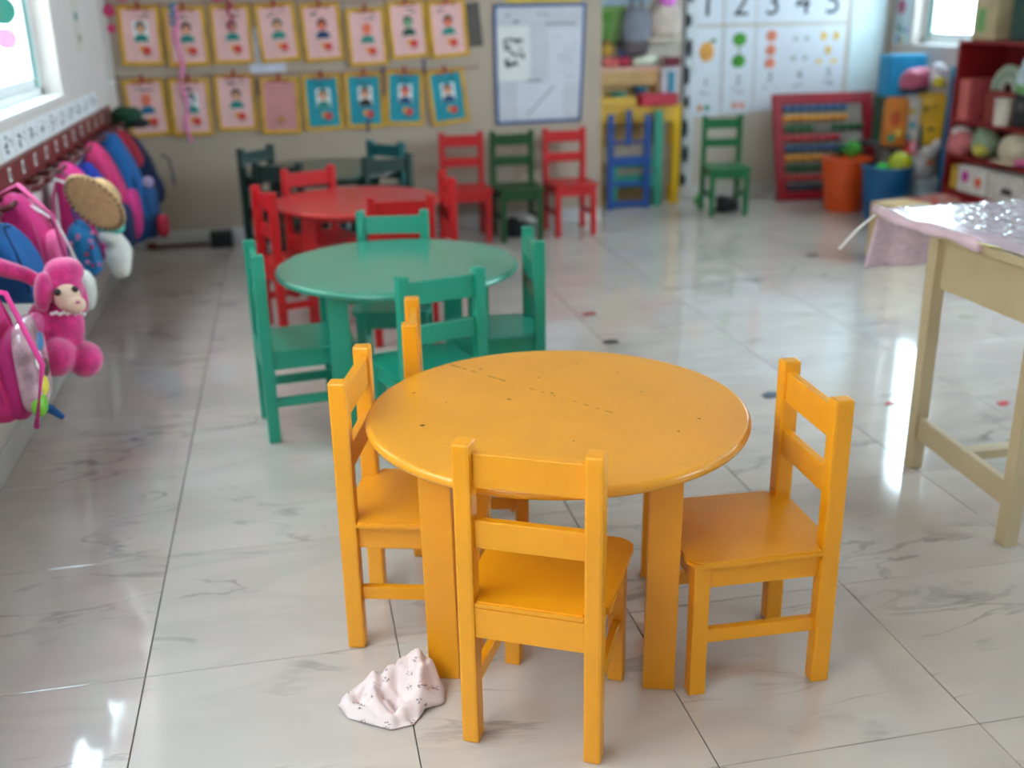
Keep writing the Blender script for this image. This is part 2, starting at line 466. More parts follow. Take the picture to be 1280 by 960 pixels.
make_table(TEAL, 'teal round wooden table behind the yellow table', .362, 3.87, 2, paint((30, 150, 126), 1.0))
make_table(RED, 'red round wooden table behind the teal table', .315, 5.37, -5, paint((200, 18, 26), .5)).scale = (.93, .93, .99)
make_table(DGRN, 'dark green round wooden table near the back wall', .205, 6.50, 3, paint((14, 56, 46), 1.0))
# wear on the yellow top
DIRT = mat((70, 44, 20), .8)
b = BM(); rnd = random.Random(3)
for (px, py, pr) in [(-.36, .08, .004), (-.30, -.13, .006), (.33, -.05, .0045), (.28, -.13, .003), (-.06, .21, .003), (-.02, .1, .0035), (-.12, .05, .0045), (.2, .12, .0025), (-.22, .27, .004), (.03, .33, .0025), (-.27, .02, .002), (.05, -.2, .002), (.14, .26, .002)]:
    prism(b, [(px+pr*math.cos(a)*rnd.uniform(.6, 1.3), py+pr*.7*math.sin(a)*rnd.uniform(.6, 1.3)) for a in [k*PI/4 for k in range(8)]], .0007, 'z', .5842)
for k in range(16):
    if k in (3, 6, 7, 11): continue
    u = k/16; px, py = -.29+.44*u, .29-.33*u
    ln, wd = rnd.uniform(.006, .02), rnd.uniform(.0005, .0013)
    d = Vector((.8, -.6)); n = Vector((.6, .8))*wd
    if k > 7: ln *= .6; n *= .5
    q = Vector((px, py))
    prism(b, [tuple(q-d*ln-n), tuple(q+d*ln-n), tuple(q+d*ln+n), tuple(q-d*ln+n)], .0007, 'z', .5842)
s = obj('scuff_mark', b, DIRT, ty); s['kind'] = 'stuff'; s['label'] = 'dark chips and a thin crack across the top'

# ================================================================== CLOTH AND SCRAPS ON THE FLOOR
def print_cloth():
    m = bpy.data.materials.new('printed_cotton'); m.use_nodes = True
    nt = m.node_tree; N = nt.nodes; L = nt.links; p = N['Principled BSDF']
    tc = N.new('ShaderNodeTexCoord')
    vo = N.new('ShaderNodeTexVoronoi'); vo.inputs['Scale'].default_value = 26; L.new(tc.outputs['UV'], vo.inputs['Vector'])
    nz = N.new('ShaderNodeTexNoise'); nz.inputs['Scale'].default_value = 150; L.new(tc.outputs['UV'], nz.inputs['Vector'])
    a = N.new('ShaderNodeMath'); a.operation = 'LESS_THAN'; a.inputs[1].default_value = .3; L.new(vo.outputs['Distance'], a.inputs[0])
    c = N.new('ShaderNodeMath'); c.operation = 'GREATER_THAN'; c.inputs[1].default_value = .53; L.new(nz.outputs['Fac'], c.inputs[0])
    ml = N.new('ShaderNodeMath'); ml.operation = 'MULTIPLY'; L.new(a.outputs[0], ml.inputs[0]); L.new(c.outputs[0], ml.inputs[1])
    sc = N.new('ShaderNodeMath'); sc.operation = 'MULTIPLY'; sc.inputs[1].default_value = .75; L.new(ml.outputs[0], sc.inputs[0])
    mx = N.new('ShaderNodeMix'); mx.data_type = 'RGBA'; mx.inputs[6].default_value = lin((234, 212, 212)); mx.inputs[7].default_value = lin((110, 70, 84))
    L.new(sc.outputs[0], mx.inputs[0]); L.new(mx.outputs[2], p.inputs['Base Color'])
    p.inputs['Roughness'].default_value = .85; p.inputs['Sheen Weight'].default_value = .2
    return m
def crumpled(name, outline, peaks, n_r, n_t, hfun, m, loc):
    """a crumpled cloth: rings from the middle out to the outline, folded up into ridges"""
    b = BM(); uv = b.loops.layers.uv.new('uv'); cx = sum(p[0] for p in outline)/len(outline); cy = sum(p[1] for p in outline)/len(outline)
    def edge(t):
        k = t*len(outline); i = int(k) % len(outline); f = k-int(k); a, c = outline[i], outline[(i+1) % len(outline)]
        return a[0]*(1-f)+c[0]*f, a[1]*(1-f)+c[1]*f
    rows = []
    for j in range(n_r+1):
        r = j/n_r; row = []
        for i in range(n_t if j else 1):
            ex, ey = edge(i/n_t); x, y = cx+(ex-cx)*r, cy+(ey-cy)*r
            row.append(b.verts.new((x, y, hfun(x, y, r))))
        rows.append(row)
    fs = []
    for j in range(n_r):
        A, B = rows[j], rows[j+1]
        for i in range(n_t):
            fs.append(b.faces.new((A[0], B[i], B[(i+1) % n_t]) if len(A) == 1 else (A[i], B[i], B[(i+1) % n_t], A[(i+1) % n_t])))
    for f in fs:
        for l in f.loops: l[uv].uv = (l.vert.co.x*1.2+l.vert.co.z*.5, l.vert.co.y*1.2+l.vert.co.z*.9)
    o = obj(name, b, m, loc=loc, smooth=True)
    md = o.modifiers.new('thick', 'SOLIDIFY'); md.thickness = .0022; md.offset = 1
    return o
RIDGE = [((-.105, .008, .022), (-.055, .045, .046)), ((-.055, .045, .046), (.0, .06, .07)), ((.0, .06, .07), (.075, .055, .098)), ((.075, .055, .098), (.06, -.015, .058)), ((.06, -.015, .058), (.012, -.066, .016)),
         ((-.05, .04, .048), (-.035, -.01, .044)), ((-.035, -.01, .044), (-.005, -.07, .014)), ((.075, .055, .098), (.105, .01, .04)), ((-.1, .0, .024), (-.05, -.038, .02)), ((.035, .07, .085), (.045, .08, .06))]
def hcloth(x, y, r):
    p = Vector((x+.012*noise.noise(Vector((x*22, y*22, 1))), y+.012*noise.noise(Vector((x*22, y*22, 9))), 0)); h = 0
    for a, c in RIDGE:
        A, B = Vector((a[0], a[1], 0)), Vector((c[0], c[1], 0)); t = max(0, min(1, (p-A).dot(B-A)/(B-A).length_squared)); d = (p-A.lerp(B, t)).length
        h = max(h, a[2]+(c[2]-a[2])*t-d*1.0-5*d*d)
    h += .013*(1-abs(noise.noise(Vector((x*30+4, y*24, 2.2))))*2.6)
    return max(.002, h*(1-max(0, r-.9)*8))
ol = [(-.118, .03), (-.10, -.02), (-.05, -.055), (-.012, -.082), (.04, -.075), (.068, -.035), (.115, -.015), (.122, .03), (.095, .075), (.06, .085), (.02, .06), (-.04, .062), (-.08, .07)]
c = crumpled('cloth', ol, None, 22, 78, hcloth, print_cloth(), (.120, 2.005, .001))
tag(c, 'crumpled white cloth with small dark prints on the floor by the table leg', 'cloth')
def scrap(name, x, y, s, rz, rgb, label, h=.002, shape=None):
    b = BM(); pts = shape or [(-.5, -.2), (-.1, -.35), (.45, -.25), (.5, .1), (.1, .3), (-.35, .25)]
    prism(b, [(p[0]*s, p[1]*s) for p in pts], h, 'z', 0)
    for v in b.verts: v.co.z += abs(noise.noise(v.co*40))*.006*(s/.06) if v.co.z > 0 else 0
    tag(obj(name, b, mat(rgb, .6, .1), loc=(x, y, .0005), rot=(0, 0, R(rz))), label, 'scrap')
scrap('paper_scrap', 1.42, 4.97, .075, 10, (150, 30, 50), 'small dark red paper scrap on the floor beyond the yellow table')
scrap('paper_scrap', 1.39, 4.49, .075, -12, (40, 42, 48), 'small black scrap on the floor between the teal and yellow tables')
scrap('paper_scrap', 1.80, 3.65, .085, 20, (92, 100, 112), 'dark grey scrap on the floor left of the lone yellow chair back')
scrap('paper_scrap', 2.20, 3.45, .05, 0, (190, 60, 66), 'red triangular scrap on the shiny floor beside the desk leg', shape=[(-.5, -.3), (.5, -.3), (.05, .4)])
scrap('paper_scrap', 2.62, 3.34, .055, 25, (190, 20, 40), 'bright red scrap on the floor under the desk')
scrap('paper_scrap', 3.10, 5.86, .08, 8, (60, 72, 78), 'small dark scrap on the floor far from the desk')

# ================================================================== DESK AT THE RIGHT
WOOD = mat((196, 176, 142), .5, .06, scale=4, alt=(180, 160, 128), bump=.05)
d = thing('wooden_desk', 'tall beige wooden desk at the right edge under a pink plastic cover', 'desk', (1.945, 2.64, 0))
for (x, y) in ((.022, .265), (-.02, -.285), (1.1, .265), (1.06, -.285)):
    b = BM(); box(b, (x, y, .395), (.045, .045, .79), bev=.003); obj('leg', b, WOOD, d)
b = BM(); box(b, (.035, -.01, .705), (.02, .60, .17), bev=.003); obj('end_panel', b, WOOD, d)
b = BM(); box(b, (1.085, -.01, .705), (.02, .50, .17), bev=.003); obj('end_panel', b, WOOD, d)
b = BM(); box(b, (.57, -.285, .705), (1.02, .02, .15), bev=.003); obj('front_panel', b, WOOD, d)
b = BM(); box(b, (.002, -.01, .145), (.024, .505, .075), rot=Matrix.Rotation(R(-4.5), 3, 'Z'), bev=.003); obj('end_rail', b, WOOD, d)
b = BM(); box(b, (1.08, -.01, .145), (.024, .505, .075), rot=Matrix.Rotation(R(-4.5), 3, 'Z'), bev=.003); obj('end_rail', b, WOOD, d)
b = BM(); box(b, (.54, .04, .135), (1.06, .05, .03), bev=.003); obj('footrest_rail', b, WOOD, d)
b = BM(); box(b, (.57, .1, .803), (1.2, .90, .026), bev=.004); obj('desktop', b, WOOD, d)
FILM = mat((232, 200, 216), .18, .05, spec=.7, coat=.6)
def filmclear():
    m = bpy.data.materials.new('clear_film'); m.use_nodes = True
    nt = m.node_tree; N = nt.nodes; L = nt.links; N.remove(N['Principled BSDF'])
    t = N.new('ShaderNodeBsdfTransparent'); t.inputs[0].default_value = (.95, .96, .97, 1)
    g = N.new('ShaderNodeBsdfGlossy'); g.inputs['Roughness'].default_value = .12
    df = N.new('ShaderNodeBsdfDiffuse'); df.inputs[0].default_value = (.8, .84, .86, 1)
    f = facing(nt, .12, .6)
    m1 = N.new('ShaderNodeMixShader'); m1.inputs[0].default_value = .16; L.new(t.outputs[0], m1.inputs[1]); L.new(df.outputs[0], m1.inputs[2])
    m2 = N.new('ShaderNodeMixShader'); L.new(f, m2.inputs[0]); L.new(m1.outputs[0], m2.inputs[1]); L.new(g.outputs[0], m2.inputs[2])
    L.new(m2.outputs[0], N['Material Output'].inputs[0]); return m
CLEAR = filmclear()
# pink plastic tablecloth, its near-left edge rolled up, a flap hanging at the far end
tc_ = thing('plastic_tablecloth', 'pink plastic tablecloth with glossy clear top, rolled along the desk edge', 'tablecloth', (1.95, 2.64, .817))
def sheet(b, x0, x1, y0, y1, nx, ny, zf):
    g = [[b.verts.new((x0+(x1-x0)*i/nx, y0+(y1-y0)*j/ny, 0)) for i in range(nx+1)] for j in range(ny+1)]
    for r in g:
        for v in r: v.co = Vector(zf(v.co.x, v.co.y))
    for j in range(ny):
        for i in range(nx): b.faces.new((g[j][i], g[j][i+1], g[j+1][i+1], g[j+1][i]))
b = BM(); sheet(b, -.02, 1.16, -.34, .55, 40, 30, lambda x, y: (x, y, .001+.003*abs(noise.noise(Vector((x*14, y*14, 0))))))
obj('cloth_sheet', b, FILM, tc_, smooth=True)
b = BM(); sheet(b, .03, 1.15, -.33, .54, 70, 56, lambda x, y: (x, y, .007+.02*abs(noise.noise(Vector((x*9, y*8, 3))))+.01*abs(noise.noise(Vector((x*26, y*22, 5))))))
obj('clear_sheet', b, CLEAR, tc_)
b = BM(); tube(b, [(-.042, y, -.002+.005*math.sin(y*14)) for y in [-.02+.57*k/14 for k in range(15)]], [.019+.003*math.sin(k*1.3) for k in range(15)], 10); obj('rolled_edge', b, FILM, tc_, smooth=True)
b = BM(); sheet(b, -.03, .24, 0, 1, 14, 10, lambda x, t: (x-.03*t+.006*math.sin(x*40)*t, .553+.012*math.sin(x*34)*t+.012*t, .004-.205*t)); 
fl = obj('hanging_flap', b, mat((234, 208, 224), .55, .12, scale=40, alt=(216, 188, 210)), tc_, smooth=True); fl.modifiers.new('thick', 'SOLIDIFY').thickness = .0015
b = BM(); sheet(b, -.028, .10, 0, 1, 10, 14, lambda x, t: (-.026-.012*t+.012*math.sin(x*50+t*5), x-.33-.05*t, .004-.42*t)); obj('loose_film', b, CLEAR, tc_, smooth=True)
TAPE = mat((222, 205, 130), .4, .04)
b = BM(); box(b, (-.03, -.05, .004), (.07, .05, .002), rot=Matrix.Rotation(R(12), 3, 'Y')); obj('tape_piece', b, TAPE, tc_)
b = BM(); box(b, (-.036, .545, -.002), (.024, .03, .03), bev=.002); obj('tape_piece', b, TAPE, tc_)
b = BM(); tube(b, [(-.045, .54, -.01), (-.075, .545, -.035), (-.105, .55, -.062), (-.14, .55, -.098), (-.165, .55, -.125)], .0075, 8, flat=.45); obj('loose_ribbon', b, mat((240, 240, 242), .4, .02), tc_, smooth=True)
CARD = mat((206, 172, 128), .8, .06)
bx = thing('cardboard_box', 'small tan cardboard box on the floor behind the desk corner', 'box', (3.52, 5.62, 0), (0, 0, R(12)))
b = BM(); box(b, (0, 0, .17), (.26, .22, .34), bev=.004); obj('carton', b, CARD, bx)
b = BM(); box(b, (0, -.06, .343), (.26, .10, .004)); box(b, (0, .06, .343), (.26, .10, .004)); obj('flap', b, CARD, bx)

# ================================================================== LEFT WALL: rack, tags, cards, bags
RAIL = mat((122, 44, 40), .4, .08, scale=6); PEG = mat((104, 34, 34), .35, .08)
rk = thing('coat_rack', 'long brown red coat rack with wooden pegs along the left wall', 'coat rack', (XL, 4.6, .9))
b = BM(); box(b, (.011, -.1, -.005), (.02, 4.7, .14), bev=.004); obj('rail', b, RAIL, rk)
peg = None
for k in range(16):
    y = 3.35-4.6+.2225*k
    if peg is None:
        b = BM(); tube(b, [(.02, 0, -.035), (.05, 0, -.030), (.085, 0, -.030), (.115, 0, -.022), (.135, 0, -.004)], [.017, .015, .014, .014, .011], 10, flat=.75)
        peg = obj('peg', b, PEG, rk, (0, y, 0), smooth=True)
        b = BM(); tube(b, [(.02, 0, -.062), (.045, 0, -.066), (.07, 0, -.06)], [.012, .011, .010], 8); pegk = obj('lower_knob', b, PEG, rk, (0, y, 0), smooth=True)
        b = BM(); box(b, (.0215, 0, .025), (.002, .032, .05)); tg = obj('number_tag', b, WHITE, rk, (0, y, 0))
        b = BM(); prism(b, [(-.008, .010), (.008, .010), (.008, .040), (-.008, .040)], .0006, 'x', .0226); dg = obj('tag_digit', b, INK, tg)
    else:
        inst(peg, rk, (0, y, 0)); inst(pegk, rk, (0, y, 0)); t2 = inst(tg, rk, (0, y, 0)); inst(dg, t2)
for k in range(13):
    y = 3.69+.2225*k
    q = thing('name_card', 'white name card with dark script above the coat rack, %s from the near end' % ORD[k], 'card', (XL, y, 1.022), (0, 0, R(90)), 'name cards above the coat rack')
    b = BM(); box(b, (0, -.002, 0), (.205, .003, .10)); obj('paper', b, PAPER, q)
    b = BM(); scribble(b, -.05, -.03, .05, .06, k+5, 4, t=.008, off=-.0035); scribble(b, .03, -.02, .04, .04, k+50, 2, t=.004, off=-.0035); obj('lettering', b, INK, q)['kind'] = 'stuff'
# paper strip of doodles between the windows
q = thing('decorated_strip', 'pale paper strip with faint doodles on the left wall between windows', 'poster', (XL, 6.24, 1.53), (0, 0, R(90)))
b = BM(); box(b, (0, -.002, 0), (.17, .003, .48)); obj('paper', b, mat((214, 204, 192), .8, .03), q)
for k, rgb in enumerate([(150, 126, 92), (170, 150, 140), (70, 130, 116), (160, 140, 118)]):
    b = BM(); prism(b, disc(-.02+.03*(k % 2), .16-.11*k, .035, .024, 9), -.002, off=-.0035); obj('doodle', b, mat(rgb, .8), q)
# sheer curtain added out of view to cut the near window's floor glare
def sheer():
    m = bpy.data.materials.new('sheer_fabric'); m.use_nodes = True
    nt = m.node_tree; N = nt.nodes; L = nt.links; N.remove(N['Principled BSDF'])
    a = N.new('ShaderNodeBsdfDiffuse'); a.inputs[0].default_value = lin((236, 220, 218))
    t = N.new('ShaderNodeBsdfTranslucent'); t.inputs[0].default_value = lin((226, 206, 204))
    mx = N.new('ShaderNodeMixShader'); mx.inputs[0].default_value = .4
    L.new(a.outputs[0], mx.inputs[1]); L.new(t.outputs[0], mx.inputs[2]); L.new(mx.outputs[0], N['Material Output'].inputs[0]); return m
q = thing('window_curtain', 'pale sheer curtain added to cut glare at the upper near left window', 'curtain', (XL+.03, 4.36, 1.64))
b = BM(); g0 = [[b.verts.new((.014*math.sin(k*.9)+.006*math.sin(k*.37), -1.26+2.52*k/90, .94*j/4)) for k in range(91)] for j in range(5)]
for j in range(4):
    for k in range(90): b.faces.new((g0[j][k], g0[j][k+1], g0[j+1][k+1], g0[j+1][k]))
o = obj('fabric', b, sheer(), q, smooth=True)
b = BM(); tube(b, [(0, -1.3, .95), (0, 1.3, .95)], .009, 8); obj('rod', b, mat((200, 200, 204), .3), q, smooth=True)
b = BM()
for y in (-1.28, 1.28): box(b, (-.012, y, .95), (.04, .02, .03))
obj('bracket', b, mat((180, 180, 184), .3), q)
# paper circle garlands hanging before the two windows
def garland(label, x, y, items, m_string):
    q = thing('paper_garland', label, 'garland', (x, y, 0))
    zt = 2.54
    b = BM(); tube(b, [(0, 0, zt), (0, 0, items[-1][0])], .0018, 5); obj('string', b, m_string, q)
    for z, r, rgb in items:
        b = BM(); prism(b, disc(0, z, r, n=18), .003, 'y', -.0015); o = obj('paper_circle', b, mat(rgb, .7, .03), q)
    return q
STR = mat((150, 60, 90), .7)
garland('paper circle garland with dark green and pink discs before the near window', -1.00, 4.45, [(2.2, .06, (230, 120, 180)), (2.0, .06, (20, 110, 96)), (1.78, .06, (220, 70, 140)), (1.50, .05, (20, 110, 96)), (1.40, .038, (232, 140, 200))], STR)
garland('crimson paper circle garland hanging before the narrow far window', -.985, 7.06, [(2.1, .04, (220, 70, 130)), (1.9, .04, (220, 70, 130)), (1.65, .045, (206, 60, 110)), (1.495, .036, (200, 50, 104)), (1.395, .026, (206, 54, 110))], STR)

def zipper(b, pts, r=.003): tube(b, pts, r, 6)
def strap(parent, pts, m, r=.014, flat=.35):
    b = BM(); tube(b, pts, r, 8, flat); return obj('strap', b, m, parent, smooth=True)
def backpack(label, y, x1, z0, z1, m, m2, dy=.3, name='backpack', pocket=True, seed=1, cat='backpack', x0=None, hookz=.875):
    """a school bag hung by its loop from a peg; local x points away from the left wall"""
    x0 = XL+.045 if x0 is None else x0
    q = thing(name, label, cat, (x0, y, z0), group='bags on the coat rack')
    sx, sz = x1-x0, z1-z0
    b = BM(); blob(b, (sx*.46, 0, sz/2), (sx*.92, dy, sz), 3.2, .022, 3, seed, taper=.12)
    for v in b.verts:                       # hangs from its top: the outer side slopes down away from the wall
        t_ = max(0, min(1, v.co.z/sz)); v.co.x *= 1-.5*t_**1.6
    obj('body', b, m, q, smooth=True)
    if pocket:
        b = BM(); blob(b, (sx*.80, 0, sz*.28), (sx*.3, dy*.78, sz*.5), 3.0, .006, 4, seed+1); obj('front_pocket', b, m2, q, smooth=True)
    b = BM(); zipper(b, [(sx*(.74-.34*math.sin(PI*t)), -dy*.49+dy*.98*t, sz*.2+sz*.74*math.sin(PI*t)**.5) for t in [k/16 for k in range(17)]], .004); obj('zipper', b, m2, q, smooth=True)
    hz = max(sz*.98+.01, hookz-z0)
    b = BM(); tube(b, [(sx*.3, -.04, sz*.93), (sx*.22, -.035, (sz*.93+hz)/2), (min(.09, sx*.3), 0, hz), (sx*.22, .035, (sz*.93+hz)/2), (sx*.3, .04, sz*.93)], .007, 7, .5); obj('handle_loop', b, m2, q, smooth=True)
    for s in (-1, 1):
        strap(q, [(sx*.12, s*dy*.2, sz*.93), (.0, s*dy*.3, sz*.7), (-.012, s*dy*.34, sz*.4), (sx*.1, s*dy*.42, sz*.1)], m2)
    return q
BLUEF = mat((6, 86, 150), .8, .1, bump=.2); ROY = mat((14, 50, 158), .8, .08, bump=.2); NAVY = mat((16, 34, 76), .85, .08, bump=.2); REDF = mat((170, 26, 50), .8, .08, bump=.2)
MAG = mat((186, 24, 110), .7, .08, bump=.2); ROSE = mat((232, 92, 150), .75, .06); CREAM = mat((228, 222, 214), .95, .05, bump=.5, bscale=120, sheen=.4)
# A: the nearest backpack with a clear front pocket
q = backpack('magenta backpack with a clear printed pocket at the left edge', 3.02, -.745, .40, .90, PINK, MAG, .30, seed=3, hookz=.88)
b = BM(); blob(b, (.245, -.02, .17), (.06, .2, .26), 4); obj('clear_pocket', b, mat((190, 150, 160), .25, .2, scale=20, coat=.5), q, smooth=True)
for k, rgb in enumerate([(120, 190, 40), (236, 214, 60), (90, 60, 50), (230, 226, 222), (70, 120, 170), (190, 60, 120)]):
    b = BM(); blob(b, (.262, -.09+.035*(k % 3)+.01*k, .07+.04*k), (.04, .075, .065), 2.2, .004, 9, k); obj('pocket_print', b, mat(rgb, .5), q, smooth=True)
b = BM(); tube(b, [(.255, -.135, .02), (.30, -.14, .2), (.24, -.135, .40), (.08, -.13, .45)], .008, 8); obj('piping', b, mat((240, 60, 150), .5), q, smooth=True)
b = BM(); tube(b, [(.10, .13, .04), (.24, .12, -.02), (.27, .12, -.05)], [.012, .014, .008], 8); obj('blue_tag', b, BLUEF, q, smooth=True)
# plush poodle bag: one continuous furry body
FUR = mat((222, 48, 132), .95, .12, scale=30, bump=.9, bscale=170, sheen=.6)
pd = thing('plush_poodle_bag', 'hot pink plush poodle bag with beige muzzle hanging by the magenta backpack', 'plush bag', (-.74, 3.32, .55), (0, 0, R(22)), group='bags on the coat rack')
b = BM()
blob(b, (.035, 0, .155), (.115, .12, .125), 2.1)              # head
blob(b, (.045, .005, .198), (.115, .115, .085), 2.2)          # topknot
blob(b, (-.03, -.035, .155), (.05, .07, .12), 2.2, rot=Matrix.Rotation(R(10), 3, 'Y'))
blob(b, (.083, .02, .118), (.042, .06, .115), 2.2, rot=Matrix.Rotation(R(-6), 3, 'Y'))
blob(b, (.022, 0, .035), (.115, .11, .15), 2.2)                # trunk
blob(b, (-.025, -.055, -.045), (.10, .16, .12), 2.1, rot=Matrix.Rotation(R(25), 3, 'Y'))
blob(b, (.055, -.05, -.07), (.10, .15, .11), 2.1, rot=Matrix.Rotation(R(30), 3, 'Y'))
blob(b, (-.05, 0, .05), (.075, .08, .14), 2.1, rot=Matrix.Rotation(R(14), 3, 'Y'))
tube(b, [(.0, .02, .15), (-.06, .03, .20), (-.13, .02, .235), (-.2, 0, .27)], [.02, .024, .028, .026], 10)   # long ear strap to the bag
o = obj('body', b, FUR, pd, smooth=True)
md = o.modifiers.new('skin', 'REMESH'); md.mode = 'VOXEL'; md.voxel_size = .0062; md.use_smooth_shade = True
md = o.modifiers.new('sm', 'SMOOTH'); md.iterations = 4
BEIGE = mat((224, 190, 166), .9, .05, bump=.3)
b = BM(); blob(b, (.032, -.058, .132), (.076, .062, .082), 2.1); blob(b, (.046, -.082, .112), (.062, .05, .052), 2.1); obj('muzzle', b, BEIGE, pd, smooth=True)
for x in (.002, .052):
    b = BM(); blob(b, (x, -.082 if x < .03 else -.078, .158), (.021, .014, .021), 2); obj('eye', b, mat((20, 16, 20), .15), pd, smooth=True)
b = BM(); blob(b, (.05, -.107, .125), (.014, .008, .009), 2); obj('nose', b, mat((200, 90, 130), .5), pd, smooth=True)
b = BM()
for k in range(9): blob(b, (-.02+.011*k, -.066-.004*math.sin(k), .092-.002*k+.004*(k % 2)), (.014, .012, .012), 2, nu=8, nv=6)
obj('lace_collar', b, WHITE, pd, smooth=True)
# the others, from near to far
q = backpack('bright blue rounded bag hanging behind the pink poodle', 3.62, -.79, .60, .86, BLUEF, NAVY, .26, name='cloth_bag', seed=5, pocket=False, cat='bag')
q = backpack('pink cloth bag with thin straps beside the blue bag', 3.92, -.80, .62, .90, PINK, ROSE, .26, name='cloth_bag', seed=6, cat='bag')
strap(q, [(.02, -.09, .29), (.10, -.12, .33), (.19, -.11, .22), (.215, -.1, .03), (.2, -.1, -.03)], ROSE, .018, .4)
pl = thing('plush_toy', 'white plush toy dangling behind the pink poodle', 'plush toy', (-.765, 3.95, .54), group='bags on the coat rack')
b = BM(); blob(b, (0, 0, 0), (.075, .11, .15), 2.2, .006, 8, 3); obj('body', b, CREAM, pl, smooth=True)
b = BM(); tube(b, [(0, 0, .06), (-.03, 0, .16), (-.06, -.01, .26), (-.15, -.02, .33)], .005, 6); obj('cord', b, WHITE, pl, smooth=True)
# straw hat
STRAW = mat((206, 166, 120), .85, .08, scale=30, bump=.5, bscale=90)
h = thing('straw_hat', 'tan straw hat with black dotted edge hanging among the pink bags', 'hat', (-.755, 4.34, .79), tuple(Vector((.50, .74, .44)).to_track_quat('Z', 'Y').to_euler()), group='bags on the coat rack')
b = BM(); lathe(b, [(.04, -.001), (.10, -.004), (.13, -.006), (.133, 0), (.128, .003), (.085, .012), (.078, .05), (.066, .075), (.03, .086), (.004, .088)], 32); obj('crown', b, STRAW, h, smooth=True)
b = BM()
for k in range(30): blob(b, (.121*math.cos(2*PI*k/30), .121*math.sin(2*PI*k/30), -.004), (.014, .014, .012), 2, nu=8, nv=6)
obj('dotted_trim', b, mat((24, 20, 24), .7), h)
b = BM(); tube(b, arc((0, 0, .014), .086, 0, 2*PI, 24, 'xy'), .006, 6); obj('hat_band', b, mat((110, 70, 50), .7), h, smooth=True)
_i = (Matrix.Translation(h.location) @ h.rotation_euler.to_matrix().to_4x4()).inverted()
b = BM(); tube(b, [_i @ Vector(p) for p in ((-.77, 4.37, .80), (-.84, 4.44, .87), (-.92, 4.47, .915), (-1.0, 4.47, .88))], .004, 6); obj('chin_cord', b, mat((60, 46, 40), .7), h, smooth=True)
# floral bag with a white bear
FLOR = mat((8, 104, 156), .8, .1, scale=26, key='floral')
q = backpack('small blue floral bag with pink flowers beside the straw hat', 4.52, -.765, .47, .69, FLOR, BLUEF, .22, name='floral_bag', seed=8, pocket=False, cat='bag', x0=-.90)
rnd = random.Random(5)
for k in range(14):
    z = .02+.18*rnd.random(); yy = rnd.uniform(-.06, .06)
    b = BM(); blob(b, (.065+rnd.uniform(-.05, .05), -.11+.012*rnd.random()+.004*k % .01, z), (.018, .012, .015), 2, nu=10, nv=6); obj('flower_print', b, mat((216, 120, 170) if k % 3 else (180, 30, 80), .7), q, smooth=True)
bb = thing('plush_bear', 'white plush toy with teal cap hanging by the floral bag', 'plush toy', (-.735, 4.58, .55), group='bags on the coat rack')
b = BM(); blob(b, (0, 0, -.02), (.10, .12, .19), 2.2, .008, 8, 5); blob(b, (-.02, -.02, .07), (.09, .1, .08), 2.2); obj('body', b, CREAM, bb, smooth=True)
b = BM(); blob(b, (-.015, -.01, .105), (.115, .12, .06), 2.6, rot=Matrix.Rotation(R(12), 3, 'Y')); obj('cap', b, mat((84, 176, 160), .8), bb, smooth=True)
b = BM(); tube(b, [(-.015, 0, .13), (-.06, 0, .2), (-.12, 0, .27), (-.21, 0, .31), (-.30, 0, .315)], .005, 6); obj('cord', b, WHITE, bb, smooth=True)
backpack('pink backpack hanging just behind the straw hat', 4.86, -.745, .47, .87, PINK, ROSE, .24, seed=9)
backpack('royal blue backpack with a white tag between two pink ones', 5.22, -.735, .41, .84, ROY, NAVY, .2, seed=10)
q = backpack('crimson pink backpack in front of the large blue one', 5.52, -.735, .40, .89, mat((198, 40, 100), .75, .08), MAG, .24, seed=11)
q = backpack('large blue backpack with red printed base near the far wall', 6.02, -.705, .30, .88, BLUEF, mat((20, 70, 120), .8), .32, seed=12)
b = BM(); blob(b, (.30, -.12, .10), (.06, .12, .12), 3); obj('red_print', b, REDF, q, smooth=True)
b = BM(); blob(b, (.255, -.15, .34), (.06, .02, .06), 2); obj('round_badge', b, mat((150, 130, 160), .6), q, smooth=True)
backpack('small red bag near the far end of the coat rack', 6.42, -.79, .65, .87, REDF, mat((130, 20, 40), .8), .2, name='cloth_bag', seed=13, pocket=False, cat='bag')
q = backpack('navy drawstring bag, last on the coat rack by the pictures', 6.72, -.72, .38, .80, NAVY, mat((14, 24, 50), .8), .22, name='cloth_bag', seed=14, pocket=False, cat='bag')
strap(q, [(.25, -.05, .30), (.29, -.06, .28), (.30, -.06, .2), (.305, -.06, .12)], NAVY, .008, .6)
q = thing('peaked_hat', 'dark green and black cap hanging at the far end of the coat rack', 'cap', (XL+.125, 6.7, .90), group='bags on the coat rack')
b = BM(); blob(b, (0, 0, .005), (.17, .2, .12), 2.4, .01, 5, 2); obj('crown', b, mat((14, 66, 44), .85, .15), q, smooth=True)
b = BM(); blob(b, (.07, -.04, -.03), (.12, .16, .05), 2.4); obj('visor', b, mat((20, 22, 26), .8), q, smooth=True)

